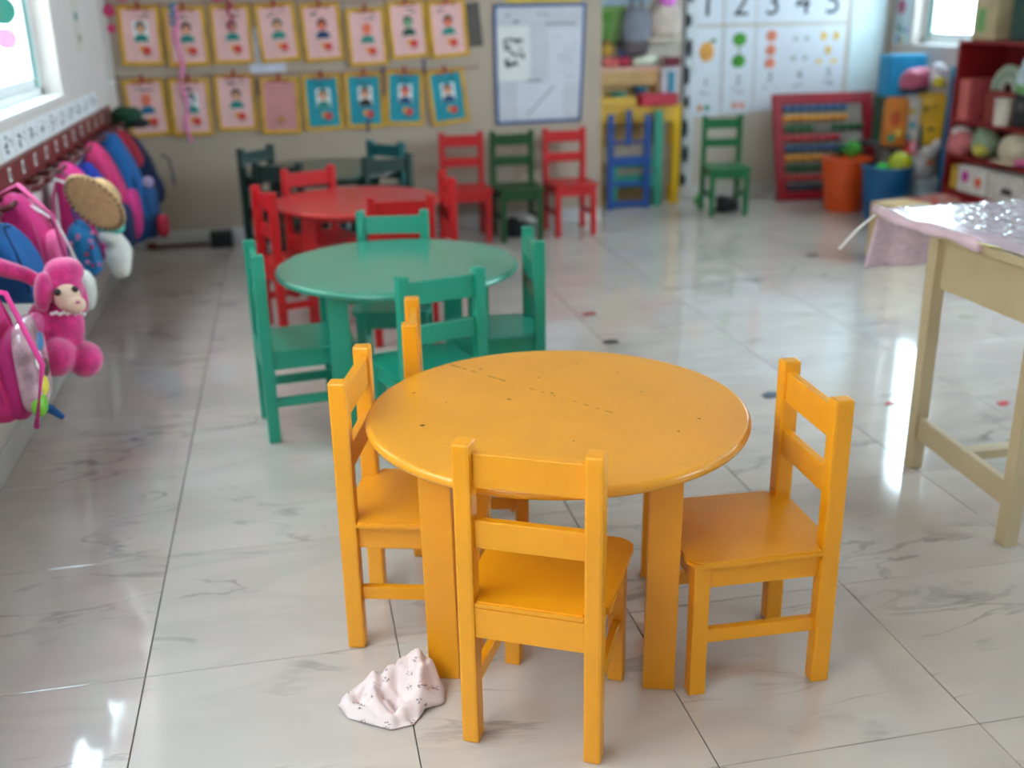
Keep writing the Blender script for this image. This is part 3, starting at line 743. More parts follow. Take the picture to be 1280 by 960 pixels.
# ================================================================== BACK WALL: children's framed pictures
GOLD = mat((214, 160, 34), .45, .08, scale=14); PINKP = mat((236, 186, 184), .7, .04); PLAINP = mat((206, 140, 142), .7, .04); TEALP = mat((20, 146, 164), .7, .05)
SKIN = mat((226, 160, 128), .7, .05); HAIR = mat((44, 34, 34), .7, .05); HAIRG = mat((30, 84, 70), .7, .05); SHG = mat((40, 140, 130), .7, .05); SHB = mat((30, 70, 110), .7, .05); PEACH = mat((236, 120, 90), .7, .05)
FLR = mat((216, 54, 48), .6, .06); FLO = mat((232, 160, 50), .6, .06); STEM = mat((96, 84, 60), .7); CLIP = mat((150, 36, 40), .5); LEAFG = mat((60, 110, 70), .7)
def picture(k, x, z, ang, sheet, card, hair, shirt, label, face=SKIN, blank=False):
    q = thing('framed_picture', label, 'picture', (x, YB-.014-.011*(k % 2), z), (0, R(-ang), 0), 'framed pictures on the back wall')
    W, H, t = .256, .36, .025
    b = BM()
    for s in (-1, 1):
        box(b, (s*(W-t)/2, 0, 0), (t, .010, H), bev=.002, seg=1); box(b, (0, 0, s*(H-t)/2), (W-2*t, .010, t), bev=.002, seg=1)
    obj('frame', b, GOLD, q)
    b = BM(); box(b, (0, .002, 0), (W-2*t+.002, .004, H-2*t+.002)); obj('sheet', b, sheet, q)
    b = BM(); box(b, (0, -.007, H/2+.002), (.022, .008, .046), bev=.002, seg=1); obj('clip', b, CLIP, q)
    b = BM()
    for j in range(4): box(b, (-.05+.033*j, -.006, H/2-.022-.005*(j % 2)), (.026, .003, .012))
    obj('bow_trim', b, CLIP, q)
    if not blank:
        if card:
            b = BM(); box(b, (.005, -.0008, .025), (.092, .002, .125)); obj('photo_card', b, PAPER, q)
        b = BM(); scribble(b, -.06, .105, .12, .025, k, 2, t=.004, off=-.001); obj('lettering', b, INK, q)['kind'] = 'stuff'
        y = -.003
        b = BM(); prism(b, disc(.004, .052, .031, .036, 16), .004, 'y', y-.001); obj('hair', b, hair, q)
        b = BM(); prism(b, disc(.004, .040, .022, .028, 14), .003, 'y', y-.003); obj('face', b, face, q)
        b = BM(); prism(b, [(-.040, -.036), (.048, -.036), (.044, -.006), (.020, .010), (-.012, .010), (-.036, -.006)], .003, 'y', y-.0005); obj('shirt', b, shirt, q)
        b = BM(); prism(b, disc(.030, -.088, .026, .024, 9), .004, 'y', y-.002); obj('flower', b, FLR, q)
        b = BM(); prism(b, disc(.004, -.080, .020, .019, 7), .003, 'y', y-.001); obj('flower_petal', b, FLO, q)
        b = BM(); prism(b, [(.026, -.135), (.030, -.135), (.030, -.10), (.026, -.10)], .002, 'y', y); prism(b, [(.03, -.125), (.06, -.10), (.05, -.115)], .002, 'y', y); prism(b, [(.028, -.125), (.0, -.104), (.008, -.118)], .002, 'y', y); obj('flower_stem', b, STEM, q)
    else:
        b = BM(); prism(b, disc(.0, -.085, .022, .022, 9), .004, 'y', -.006); obj('flower', b, mat((190, 130, 80), .7), q)
        b = BM(); prism(b, [(-.003, -.14), (.003, -.14), (.003, -.10), (-.003, -.10)], .002, 'y', -.004); prism(b, [(0, -.12), (.04, -.09), (.03, -.105)], .002, 'y', -.004); prism(b, [(0, -.12), (-.04, -.09), (-.03, -.105)], .002, 'y', -.004); obj('flower_stem', b, STEM, q)
U, Lw = 'upper row', 'lower row'
P = [(-.85, 1.345, -1, PINKP, 1, HAIRG, SHG, 'gold framed pink sheet, teal clad child on white card, first in the upper row', SKIN),
     (-.572, 1.335, 1, PINKP, 0, HAIR, SHG, 'gold framed pink sheet second in upper row, blue ribbon over its corner', SKIN),
     (-.292, 1.34, 0, PINKP, 0, HAIR, SHG, 'gold framed pink sheet third in upper row, crimson ribbon hanging before it', SKIN),
     (-.004, 1.345, 4, PINKP, 0, HAIRG, SHG, 'tilted gold framed pink sheet, fourth in the upper row', SKIN),
     (.278, 1.34, 3, PINKP, 0, HAIR, SHB, 'gold framed pink sheet with a navy clad child, fifth in the upper row', PEACH),
     (.565, 1.305, 2, PINKP, 0, PEACH, SHG, 'gold framed pink sheet hanging slightly lower, sixth in the upper row', PEACH),
     (.838, 1.345, 4, PINKP, 0, HAIRG, HAIRG, 'gold framed pink sheet with all green child figure, seventh in upper row', mat((130, 170, 130), .7)),
     (1.103, 1.345, 4, PINKP, 0, HAIR, SHG, 'gold framed pink sheet, last at the right of the upper row', PEACH),
     (-.868, .905, 3, PINKP, 0, PEACH, mat((30, 110, 150), .7), 'gold framed pink sheet with orange haired child, first in the lower row', PEACH),
     (-.594, .90, 0, PINKP, 1, HAIRG, SHG, 'gold framed pink sheet behind a pink ribbon, second in the lower row', mat((190, 190, 190), .7)),
     (-.309, .92, 0, PINKP, 0, HAIR, SHG, 'gold framed pink sheet with small teal clad child, third in the lower row', SKIN),
     (-.028, .89, -1, PLAINP, 0, None, None, 'gold framed plain dull pink sheet with one faded flower only', None),
     (.25, .90, 1, TEALP, 1, HAIRG, SHG, 'gold framed teal sheet with green shirted child, leftmost teal one', SKIN),
     (.525, .905, 0, TEALP, 1, HAIR, HAIR, 'gold framed teal sheet with dark haired child portrait, second teal one', SKIN),
     (.793, .91, -2, TEALP, 1, mat((120, 60, 90), .7), SHB, 'gold framed teal sheet with smallest portrait, third teal one', PEACH),
     (1.085, .91, 6, TEALP, 1, HAIR, SHB, 'tilted gold framed teal sheet, rightmost of the lower row', SKIN)]
for k, (x, z, a, sh, cd, hr, st, lb, fc) in enumerate(P):
    picture(k, x, z, a, sh, cd, hr, st, lb, fc, blank=(hr is None))
CORD = mat((150, 60, 60), .7)
for z, lb in ((1.537, 'thin red cord along the wall carrying the upper row of pictures'), (1.098, 'thin red cord along the wall carrying the lower row of pictures')):
    q = thing('clothesline', lb, 'cord', (0, YB, z))
    b = BM(); tube(b, [(-1.03+2.32*k/20, -.028, -.012*math.sin(PI*(k % 5)/5)) for k in range(21)], .0035, 6); obj('cord', b, CORD, q, smooth=True)
    b = BM()
    for x in (-1.03, 1.29): blob(b, (x, -.015, 0), (.016, .034, .016), 3, nu=8, nv=6)
    obj('nail', b, mat((90, 90, 94), .3, metal=.8), q)
def ribbon(name, label, x, z0, z1, rgb, wd=.03, sw=.012, yo=.045):
    q = thing(name, label, 'ribbon', (x, YB-yo, z0))
    b = BM(); n = 18; a = []; c = []
    for k in range(n+1):
        z = (z1-z0)*(1-k/n); s = sw*math.sin(k*1.1); ww = wd*(.6+.4*math.cos(k*.8)**2)
        a.append((s-ww/2, .008*math.cos(k*1.4), z)); c.append((s+ww/2, .008*math.cos(k*1.4+1), z))
    va = [b.verts.new(p) for p in a]; vc = [b.verts.new(p) for p in c]
    for k in range(n): b.faces.new((va[k], vc[k], vc[k+1], va[k+1]))
    o = obj('strand', b, mat(rgb, .5, .06), q, smooth=True); o.modifiers.new('thick', 'SOLIDIFY').thickness = .0015
ribbon('hanging_ribbon', 'long pink ribbon hanging in front of the second column of pictures', -.625, .68, 1.52, (236, 130, 180))
ribbon('hanging_ribbon', 'short teal blue ribbon at the top of the second upper picture', -.635, 1.40, 1.54, (40, 140, 170), .035)
ribbon('hanging_ribbon', 'crimson ribbon hanging in front of the third upper picture', -.29, 1.36, 1.62, (170, 50, 90), .025)
for x, z0, z1, lb in ((-.165, .96, 1.06, 'short navy ribbon beside the plain pink picture'), (.385+.27, .93, 1.12, 'purple ribbon between second and third teal pictures'), (.535, .70, .78, 'tiny purple ribbon end hanging under the second teal picture'), (.93, 1.06, 1.16, 'tiny navy ribbon between the rows above the third teal picture')):
    ribbon('hanging_ribbon', lb, x, z0, z1, (70, 60, 110), .022, .005)
# white sheets tucked behind the pictures, and the bunting above
for x, z, a, lb in ((-.09, 1.24, 2, 'white paper sheet tucked behind the fourth upper picture'), (1.215, 1.36, 5, 'dark grey sheet edge behind the last upper picture')):
    q = thing('tucked_sheet', lb, 'paper', (x, YB-.003, z), (0, R(-a), 0)); b = BM(); box(b, (0, 0, 0), (.23, .003, .28)); obj('paper', b, mat((206, 208, 226), .7) if x < 0 else mat((92, 84, 80), .8), q)
q = thing('paper_bunting', 'white paper bunting with pink paper blossoms above the pictures', 'bunting', (0, YB, 1.66))
b = BM(); box(b, (.15, -.004, .06), (2.3, .006, .28)); obj('paper_band', b, WHITE, q)
for k, x in enumerate([-.93, -.78, -.62, -.36, -.28, -.1, .22, .4, .78, 1.02, 1.16]):
    b = BM(); prism(b, disc(x, -.075+.03*(k % 3), .035+.01*(k % 2), n=10), -.008, 'y', -.008); obj('blossom', b, mat((236, 110, 150) if k % 3 else (200, 50, 100), .7), q)

# ================================================================== notice board
q = thing('notice_board', 'large grey notice board with a blue edge on the back wall', 'board', (1.735, YB, 1.10))
b = BM(); prism(b, [(-.322, .392), (.322, .392), (.288, -.385), (-.318, -.392)], .006, 'y', -.010); obj('backing', b, mat((196, 196, 204), .5, .03), q)
BLUE_E = mat((52, 84, 140), .5)
for nm, pts in (('edge_strip', [(-.322, .392), (.322, .392), (.322, .372), (-.322, .372)]), ('edge_strip', [(-.318, -.392), (.288, -.385), (.289, -.365), (-.318, -.372)]), ('edge_strip', [(-.322, .392), (-.302, .392), (-.298, -.392), (-.318, -.392)]), ('edge_strip', [(.302, .392), (.322, .392), (.288, -.385), (.268, -.385)])):
    b = BM(); prism(b, pts, .012, 'y', -.014); obj(nm, b, BLUE_E, q)
PP = mat((222, 220, 218), .7, .02)
for (x0, z0, x1, z1, kind) in ((-.30, -.10, -.075, .25, 0), (.055, -.12, .285, .235, 1), (-.17, -.36, .155, -.12, 2)):
    b = BM(); box(b, ((x0+x1)/2, -.0115, (z0+z1)/2), (x1-x0, .002, z1-z0)); p_ = obj('pinned_sheet', b, PP if kind == 0 else mat((206, 206, 216), .7, .02), q)
    b = BM()
    if kind == 0:
        scribble(b, x0+.05, z0+.09, .13, .18, 21, 6, t=.016, off=-.0125)
        for k in range(7): prism(b, disc(x0+.06+.02*k, z0+.1+.025*((k*5) % 7), .010, .014, 7), -.0012, 'y', -.0125)
    elif kind == 1: scribble(b, x0+.03, z0+.03, .17, .29, 22, 9, t=.002, off=-.0125)
    else: prism(b, [(x0+.06, z0+.02), (x0+.068, z0+.02), (x1-.05, z1-.02), (x1-.06, z1-.02)], -.0012, 'y', -.0125)
    obj('lettering', b, mat((84, 86, 92), .7) if kind != 1 else mat((150, 152, 164), .7), p_)['kind'] = 'stuff'
b = BM(); scribble(b, -.24, .32, .12, .02, 31, 1, t=.006, off=-.0105); scribble(b, -.02, .32, .1, .02, 32, 1, t=.006, off=-.0105); scribble(b, -.23, .265, .09, .02, 33, 2, t=.006, off=-.0105)
for k in range(7): box(b, (.05+.03*k, -.011, .262), (.022, .0014, .012))
for k in range(4): box(b, (-.085+.027*k, -.0118, -.105), (.02, .0014, .014))
obj('heading', b, mat((96, 98, 110), .7), q)['kind'] = 'stuff'
q = thing('gold_lettering_strip', 'gold paper strip along the wall above the notice board', 'strip', (1.76, YB, 1.55)); b = BM(); box(b, (0, -.004, .0), (.52, .006, .10)); obj('paper', b, mat((214, 180, 44), .5, .1), q)

# small things by the back wall
q = thing('black_box', 'small black box on the floor against the back wall', 'box', (-.49, 7.21, 0)); b = BM(); box(b, (0, 0, .045), (.14, .12, .09), bev=.008); obj('body', b, mat((16, 15, 15), .5), q); b = BM(); box(b, (0, 0, .096), (.145, .125, .012), bev=.003); obj('lid', b, mat((26, 24, 24), .4), q)
q = thing('brown_stick', 'thin dark red stick lying along the back wall skirting', 'stick', (-.74, 7.235, .014), (0, 0, R(2))); b = BM(); tube(b, [(-.2, 0, 0), (-.05, 0, .002), (.17, 0, 0)], .012, 8); obj('rod', b, mat((110, 50, 44), .6), q, smooth=True); b = BM(); blob(b, (-.2, 0, .01), (.07, .05, .046), 2.6); obj('knob', b, mat((110, 44, 24), .5), q, smooth=True)
def shoe(label, x, y, rz, white):
    q = thing('black_shoe', label, 'shoe', (x, y, 0), (0, 0, R(rz)))
    b = BM(); blob(b, (0, 0, .05), (.2, .10, .09), 2.6, .006, 5, 3); blob(b, (-.05, 0, .08), (.10, .085, .09), 2.6); obj('upper', b, mat((20, 20, 22), .5), q, smooth=True)
    b = BM(); blob(b, (0, 0, .012), (.21, .11, .024), 4); obj('sole', b, mat((34, 34, 36), .6), q, smooth=True)
    if white: b = BM(); blob(b, (.07, -.01, .11), (.08, .07, .06), 2.2, .008, 6); obj('white_sock', b, WHITE, q, smooth=True)
shoe('black shoe with a white sock under the deep green chair', 1.50, 6.97, 8, True)
shoe('black shoe under the bright green chair', 3.18, 7.38, 20, False)

# ================================================================== ALCOVE: cards, strip, abacus
q = thing('height_chart', 'narrow pale strip with black blotches running up the wall to the ceiling', 'wall strip', (3.075, YB2, 0))
b = BM(); box(b, (0, -.004, 1.3), (.10, .008, 2.4)); obj('strip', b, mat((206, 210, 214), .6), q)
for k in range(12):
    z = .15+.2*k; b = BM(); prism(b, disc(-.02+.012*(k % 2), z, .026, .075 if k % 3 else .05, 10), -.003, 'y', -.008); obj('blotch', b, mat((34, 38, 42), .7), q)
b = BM(); box(b, (-.045, -.007, 1.3), (.016, .012, 2.4)); obj('dark_edge', b, mat((70, 74, 80), .6), q)
CW = mat((214, 218, 228), .55, .02)
FX = [3.205, 3.472, 3.735, 3.985, 4.235]
NAME = ['one orange mango', 'two green apples', 'three salmon tomatoes', 'four faint grey birds', 'five yellow bananas']
for i, x in enumerate(FX):
    q = thing('number_card', 'white wall card with the large black numeral %s' % ['one','two','three','four','five'][i], 'card', (x, YB2, 1.48), group='number cards on the alcove wall')
    b = BM(); box(b, (0, -.003, 0), (.252, .005, .315)); obj('card', b, CW, q)
    letters('numeral', str(i+1), .27, mat((28, 32, 44), .6), q, (0, -.0065, -.10), (R(90), 0, 0))
    q = thing('picture_card', 'white wall card showing '+NAME[i], 'card', (x+.005, YB2, 1.13), group='picture cards on the alcove wall')
    b = BM(); box(b, (0, -.003, 0), (.252, .005, .335)); obj('card', b, CW, q)
    def fr(px, pz, rx, rz, rgb, nm='fruit'):
        b = BM(); blob(b, (px, -.006, pz), (rx*2, .006, rz*2), 2, nu=14, nv=8); obj(nm, b, mat(rgb, .6, .1), q, smooth=True)
    if i == 0: fr(0, -.01, .062, .075, (226, 160, 70)); fr(.05, .07, .03, .014, (90, 130, 50), 'leaf')
    elif i == 1:
        fr(0, .075, .058, .05, (70, 150, 30)); fr(0, -.085, .058, .05, (60, 140, 26)); fr(0, -.0, .006, .06, (100, 120, 60), 'stem')
    elif i == 2:
        for z in (.095, -.01, -.11): fr(0, z, .046, .045, (220, 130, 104))
    elif i == 3:
        for (a, c) in ((-.045, .07), (.05, .07), (-.055, -.075), (.045, -.075)): fr(a, c, .026, .018, (176, 178, 178))
    else:
        for (a, c) in ((-.06, .085), (.045, .085), (-.015, -.02), (-.085, -.12), (.04, -.12)): fr(a, c, .028, .036, (228, 186, 84))
    q = thing('word_card', 'white wall card with small numeral %s and a word below' % ['one','two','three','four','five'][i], 'card', (x+.006, YB2-.006, .80+.012*i), group='word cards on the alcove wall')
    b = BM(); box(b, (0, -.003, 0), (.252, .005, .325)); obj('card', b, CW, q)
    letters('numeral', str(i+1), .10, mat((90, 94, 110), .6), q, (0, -.0065, .06), (R(90), 0, 0))
    b = BM(); scribble(b, -.05, .0, .1, .03, i+70, 2, t=.008, off=-.0056); obj('lettering', b, mat((120, 122, 136), .6), q)['kind'] = 'stuff'
    for j in range(2 if i < 2 else 0): fr(-.04+.06*j+.02*i, -.10, .024, .026, [(210, 130, 70), (40, 140, 120), (220, 130, 110), (220, 130, 110)][j+2*i])

ARED = mat((156, 14, 34), .4, .06)
q = thing('abacus', 'large red framed floor abacus with coloured bead rows', 'abacus', (4.115, 7.62, 0), (R(-17.5), 0, R(-4)))
AW, AH = .80, .83
for s in (-1, 1):
    b = BM(); box(b, (s*(AW/2-.03), 0, AH/2), (.076, .045, AH), bev=.005); obj('side_post', b, ARED, q)
b = BM(); box(b, (0, 0, AH-.042), (AW-.14, .042, .084), bev=.004); obj('top_rail', b, ARED, q)
b = BM(); box(b, (0, 0, .035), (AW-.12, .042, .07), bev=.004); obj('bottom_rail', b, ARED, q)
BC = [(40, 92, 140), (226, 150, 40), (24, 92, 50), (196, 40, 56), (40, 82, 130), (226, 150, 40), (24, 84, 46), (200, 44, 50), (36, 40, 66)]
SPAN = [[(0, 8)], [(0, 8)], [(0, 4), (6, 10)], [(0, 7)], [(0, 9)], [(0, 9)], [(0, 9)], [(0, 9)], [(0, 9)]]
for r_ in range(9):
    z = AH-.115-.077*r_
    b = BM(); tube(b, [(-AW/2+.06, 0, z), (AW/2-.06, 0, z)], .004, 6); rod = obj('rod', b, mat((150, 150, 150), .3, metal=.8), q)
    bead = None
    for (a, c) in SPAN[r_]:
        for k in range(a, c):
            x = -AW/2+.062+.034+.0675*k
            if bead is None:
                b = BM(); lathe(b, [(.006, -.033), (.022, -.03), (.027, 0), (.022, .03), (.006, .033)], 14, Matrix.Rotation(R(90), 4, 'Y')); bead = obj('bead', b, mat(BC[r_], .35), rod, (x, 0, z), smooth=True)
            else: inst(bead, rod, (x, 0, z))

# pale sheet painted as the daylit stretch of wall in the corner
q = thing('lit_wall_panel', 'daylight painted as a pale blue panel on the alcove wall right of the cards', 'panel', (4.555, YB2, 1.25)); b = BM(); box(b, (0, -.004, 0), (.30, .006, .95)); obj('sheet', b, mat((206, 222, 228), .5, .02), q)

# yellow stand with stored frames in front of it
YST = mat((222, 172, 62), .4, .06); YSB = mat((232, 182, 30), .4, .05); TAN = mat((198, 156, 102), .6, .06)
q = thing('yellow_stand', 'yellow wooden stand against the alcove wall beside the height chart', 'stand', (2.625, 7.86, 0))
for x, m_ in ((-.32, YST), (.30, YSB)):
    b = BM(); box(b, (x, -.02, .37), (.062, .05, .74), bev=.004); obj('post', b, m_, q)
    b = BM(); box(b, (x, .08, .37), (.05, .04, .74), bev=.004); obj('post', b, m_, q)
b = BM(); box(b, (0, -.022, .685), (.58, .045, .11), bev=.004); obj('top_rail', b, YST, q)
b = BM(); box(b, (-.185, -.03, .787), (.30, .05, .065), bev=.004); obj('upper_rail', b, YST, q)
b = BM(); box(b, (0, .01, .745), (.68, .09, .018), bev=.003); obj('top_board', b, YST, q)
b = BM(); box(b, (.0, .03, .30), (.58, .02, .30), bev=.003); obj('back_panel', b, mat((196, 176, 158), .6), q)
q = thing('red_box_lid', 'red flat box lying on the yellow stand', 'box', (2.765, 7.83, .755)); b = BM(); box(b, (0, 0, .035), (.28, .14, .07), bev=.004); obj('body', b, mat((196, 36, 62), .5), q); b = BM(); box(b, (0, 0, .075), (.285, .145, .012), bev=.002); obj('lid', b, mat((206, 50, 74), .5), q)
q = thing('chair_stand', 'blue wooden chair frame stored upright before the yellow stand', 'frame', (2.515, 7.72, 0))
for x, z0, z1 in ((-.15, 0, .71), (.14, 0, .70)):
    b = BM(); box(b, (x, 0, (z0+z1)/2), (.045, .04, z1-z0), bev=.004); obj('post', b, BLU, q)
b = BM(); box(b, (-.0, .03, .60), (.04, .03, .26), bev=.003); obj('middle_slat', b, BLU, q)
for z, h_ in ((.36, .07), (.19, .035), (.035, .045), (.50, .02)):
    b = BM(); box(b, (-.005, .0, z), (.245, .026, h_), bev=.003); obj('crossbar', b, BLU, q)
q = thing('frame_stand', 'teal wooden frame stored right of the blue frame', 'frame', (2.70, 7.765, 0))
for x, h_ in ((.055, .72), (-.30, .36)):
    b = BM(); box(b, (x, 0, h_/2), (.068, .035, h_), bev=.004); obj('post', b, mat((52, 150, 124), .4, .06), q)
for z, h_ in ((.33, .06), (.20, .10)):
    b = BM(); box(b, (-.12, .0, z), (.29, .02, h_), bev=.003); obj('crossbar', b, mat((30, 134, 112), .4, .06), q)
def softthing(name, label, cat, loc, parts, group=None, rot=(0, 0, 0)):
    q = thing(name, label, cat, loc, rot, group)
    for (nm, kind, c_, s_, rgb, ex) in parts:
        b = BM()
        if kind == 'blob': blob(b, c_, s_, ex.get('p', 2.4), ex.get('nz', .006), 5, ex.get('seed', 1), ex.get('taper', 0), ex.get('rot'))
        elif kind == 'box': box(b, c_, s_, ex.get('rot'), ex.get('bev', .004))
        elif kind == 'lathe': lathe(b, s_, 24, Matrix.Translation(c_))
        elif kind == 'tube': tube(b, c_, s_, 8, ex.get('flat', 1))
        obj(nm, b, mat(rgb, ex.get('r', .6), ex.get('var', .08), ex.get('sc', 12), alt=ex.get('alt')), q, smooth=kind in ('blob', 'tube'))
    return q
# cupboard behind the stand carrying the clutter
q = thing('tan_cabinet', 'tan wooden cabinet behind the yellow stand carrying toys and cloths', 'cabinet', (2.56, 7.955, 0))
for x in (-.235, .235):
    b = BM(); box(b, (x, 0, .5), (.02, .075, 1.0), bev=.002); obj('side_panel', b, TAN, q)
b = BM(); box(b, (0, .03, .5), (.45, .012, 1.0)); obj('back_panel', b, TAN, q)
b = BM(); box(b, (0, -.03, .955), (.45, .012, .11), bev=.002); obj('front_rail', b, TAN, q)
b = BM(); box(b, (0, 0, 1.015), (.56, .085, .03), bev=.003); obj('top_board', b, mat((222, 170, 150), .6), q)
b = BM(); box(b, (0, 0, .77), (.45, .07, .02)); obj('shelf', b, TAN, q)
softthing('teal_cup', 'teal bowl in the tan cabinet above the yellow stand', 'bowl', (2.49, 7.93, .781), [('bowl', 'lathe', (0, 0, 0), [(.03, 0), (.04, .005), (.065, .06), (.062, .06), (.03, .01)], (40, 160, 140), {}), ('rim', 'lathe', (0, 0, 0), [(.064, .058), (.068, .058), (.068, .066), (.064, .066)], (30, 130, 116), {})])
softthing('navy_cup', 'dark blue cup in the tan cabinet, right of the teal bowl', 'cup', (2.66, 7.93, .781), [('cup', 'lathe', (0, 0, 0), [(.035, 0), (.04, .004), (.05, .10), (.046, .10), (.035, .01)], (30, 80, 110), {}), ('rim', 'lathe', (0, 0, 0), [(.047, .098), (.053, .098), (.053, .106), (.047, .106)], (40, 120, 140), {})])
softthing('pink_parcel', 'salmon pink bundle on the tan cabinet', 'bundle', (2.43, 7.95, 1.031), [('body', 'blob', (0, 0, .035), (.13, .07, .07), (226, 110, 100), {'p': 3}), ('tie', 'blob', (.02, -.03, .05), (.03, .03, .03), (190, 30, 60), {})])
softthing('crimson_cloth', 'crimson folded cloth on the tan cabinet', 'cloth', (2.535, 7.95, 1.031), [('body', 'blob', (0, 0, .035), (.10, .075, .07), (180, 24, 60), {'p': 3}), ('fold', 'blob', (0, -.01, .062), (.08, .05, .025), (200, 60, 90), {})])
softthing('white_roll', 'creamy white paper roll on the tan cabinet', 'roll', (2.69, 7.95, 1.031), [('roll', 'tube', [(-.09, 0, .04), (0, 0, .04), (.09, 0, .04)], .038, (226, 226, 206), {}), ('core', 'tube', [(-.094, 0, .04), (.094, 0, .04)], .018, (170, 150, 120), {})])
softthing('cloth_beret', 'bright blue cloth cap on top of the crimson cloth', 'cap', (2.545, 7.95, 1.106), [('crown', 'blob', (0, 0, .03), (.10, .07, .06), (40, 80, 170), {}), ('visor', 'blob', (.04, -.02, .008), (.08, .06, .016), (30, 60, 140), {})])
softthing('yellow_toy', 'mustard yellow toy on the salmon bundle', 'toy', (2.40, 7.95, 1.106), [('body', 'blob', (0, 0, .045), (.10, .07, .09), (196, 150, 50), {'nz': .01}), ('head', 'blob', (.0, -.01, .10), (.05, .05, .05), (150, 110, 50), {})])
q = thing('green_curtain', 'green cloth hanging on the alcove wall above the clutter', 'cloth', (2.40, YB2, 1.19))
b = BM(); sheet(b, -.14, .14, 0, 1, 28, 8, lambda x, t: (x*(.62+.38*t), -.03-.012*math.sin(x*60)*(1.2-t), .27*t)); o = obj('cloth', b, mat((74, 130, 44), .8, .12, scale=7, alt=(150, 170, 110)), q, smooth=True); o.modifiers.new('thick', 'SOLIDIFY').thickness = .004
b = BM(); tube(b, [(-.15, -.02, .27), (.15, -.02, .27)], .008, 8); obj('rod', b, mat((120, 140, 90), .5), q)
softthing('grey_bag', 'large grey cloth bag hanging above the tan cabinet', 'bag', (2.62, 7.93, 1.14), [('body', 'blob', (0, 0, .16), (.22, .12, .32), (122, 122, 134), {'p': 3, 'nz': .02}), ('dark_base', 'blob', (-.01, -.01, .03), (.2, .115, .12), (84, 72, 76), {'p': 3}), ('strap', 'tube', [(-.05, 0, .30), (-.03, .02, .42), (.03, .03, .42), (.05, 0, .30)], .01, (90, 76, 66), {})])
softthing('beige_hat', 'beige sun hat hung near the top beside the height chart', 'hat', (2.845, 7.93, 1.19), [('crown', 'blob', (0, 0, .15), (.24, .11, .26), (200, 180, 168), {'p': 2.8}), ('brim', 'blob', (-.02, -.03, .03), (.28, .12, .05), (206, 192, 176), {}), ('band', 'blob', (0, -.03, .055), (.15, .10, .02), (150, 130, 110), {})])
softthing('dark_hairbrush', 'small black object between green cloth and grey bag', 'toy', (2.51, 7.955, 1.166), [('body', 'blob', (0, 0, .03), (.07, .05, .06), (36, 28, 30), {}), ('bristles', 'blob', (.02, -.02, .02), (.03, .03, .03), (60, 50, 50), {})])
softthing('red_book', 'dark red book lying right of the white roll', 'book', (2.885, 7.92, 1.03), [('pages', 'box', (0, 0, .03), (.13, .10, .05), (220, 210, 200), {}), ('cover', 'box', (0, -.002, .058), (.14, .11, .012), (120, 20, 44), {}), ('back_cover', 'box', (0, -.002, .006), (.14, .11, .010), (120, 20, 44), {}), ('spine', 'box', (0, -.054, .032), (.14, .008, .055), (112, 18, 40), {})])
q = thing('stacked_boxes', 'pale carton with a steel blue side under the dark red book', 'box', (2.885, 7.93, .756)); b = BM(); box(b, (0, .01, .136), (.13, .08, .27), bev=.004); obj('carton', b, mat((212, 204, 214), .6), q); b = BM(); box(b, (.01, -.034, .12), (.06, .006, .23), bev=.002); obj('blue_panel', b, mat((60, 134, 160), .6), q)
softthing('magenta_balloon', 'bright magenta pink balloon at the top above the beige hat', 'balloon', (2.86, 7.93, 1.44), [('balloon', 'blob', (0, 0, .09), (.15, .12, .17), (236, 130, 226), {'p': 2, 'nz': 0, 'r': .3}), ('knot', 'blob', (0, 0, .004), (.02, .02, .02), (206, 90, 180), {})])
softthing('pink_streamer', 'pale pink paper streamer hanging left of the tan cabinet', 'streamer', (2.285, 7.965, .84), [('strip', 'box', (0, 0, .18), (.07, .01, .36), (222, 190, 196), {'bev': .002}), ('bow', 'blob', (.02, -.01, .33), (.05, .02, .05), (70, 90, 140), {})])
q = thing('pale_blue_banner', 'pale grey blue sheet on the alcove wall above the green cloth', 'banner', (2.50, YB2, 1.62)); b = BM(); box(b, (0, -.004, 0), (.5, .006, .30)); obj('sheet', b, mat((150, 170, 186), .6, .04), q)
softthing('green_leaf_toy', 'small bright green toy on the floor by the height chart', 'toy', (3.09, 7.72, 0), [('body', 'blob', (0, 0, .03), (.08, .07, .06), (60, 160, 70), {}), ('head', 'blob', (.0, -.01, .07), (.045, .045, .045), (80, 180, 90), {})])

# ================================================================== RIGHT CORNER: buckets, packs and toys
def bucket(label, x, y, r0, r1, h_, rgb, name='plastic_bucket'):
    q = thing(name, label, 'bucket', (x, y, 0))
    b = BM(); lathe(b, [(r0, 0), (r0+.004, .006), (r1, h_-.02), (r1, h_-.004), (r1-.006, h_-.004), (r0-.006, .01)], 36); obj('body', b, mat(rgb, .35, .05), q, smooth=False)
    for f in q.children[-1].data.polygons: f.use_smooth = abs(f.normal.z) < .8
    b = BM(); lathe(b, [(r1-.008, h_-.014), (r1+.012, h_-.014), (r1+.014, h_), (r1-.008, h_+.003)], 36, cap=False); obj('rim', b, mat(rgb, .3, .05), q, smooth=True)
    b = BM()
    for k in range(18):
        a = 2*PI*k/18; c0, s0 = math.cos(a), math.sin(a)
        tube(b, [((r0+.004)*c0, (r0+.004)*s0, .02), ((r1-.002)*c0, (r1-.002)*s0, h_-.03)], .003, 5)
    obj('ribs', b, mat(rgb, .35, .05), q)
    b = BM(); tube(b, [(-(r1+.012), 0, h_-.01)]+[((r1+.012)*math.cos(a), -(r1+.012)*math.sin(a), h_-.01+.0*k) for k, a in enumerate([PI-.3, PI*.7, PI*.5, PI*.3, .3])]+[(r1+.012, 0, h_-.01)], .004, 6); obj('handle', b, mat(rgb, .3), q, smooth=True)
    return q
bucket('orange plastic bucket in front of the red abacus', 4.03, 7.20, .135, .178, .385, (226, 84, 24))
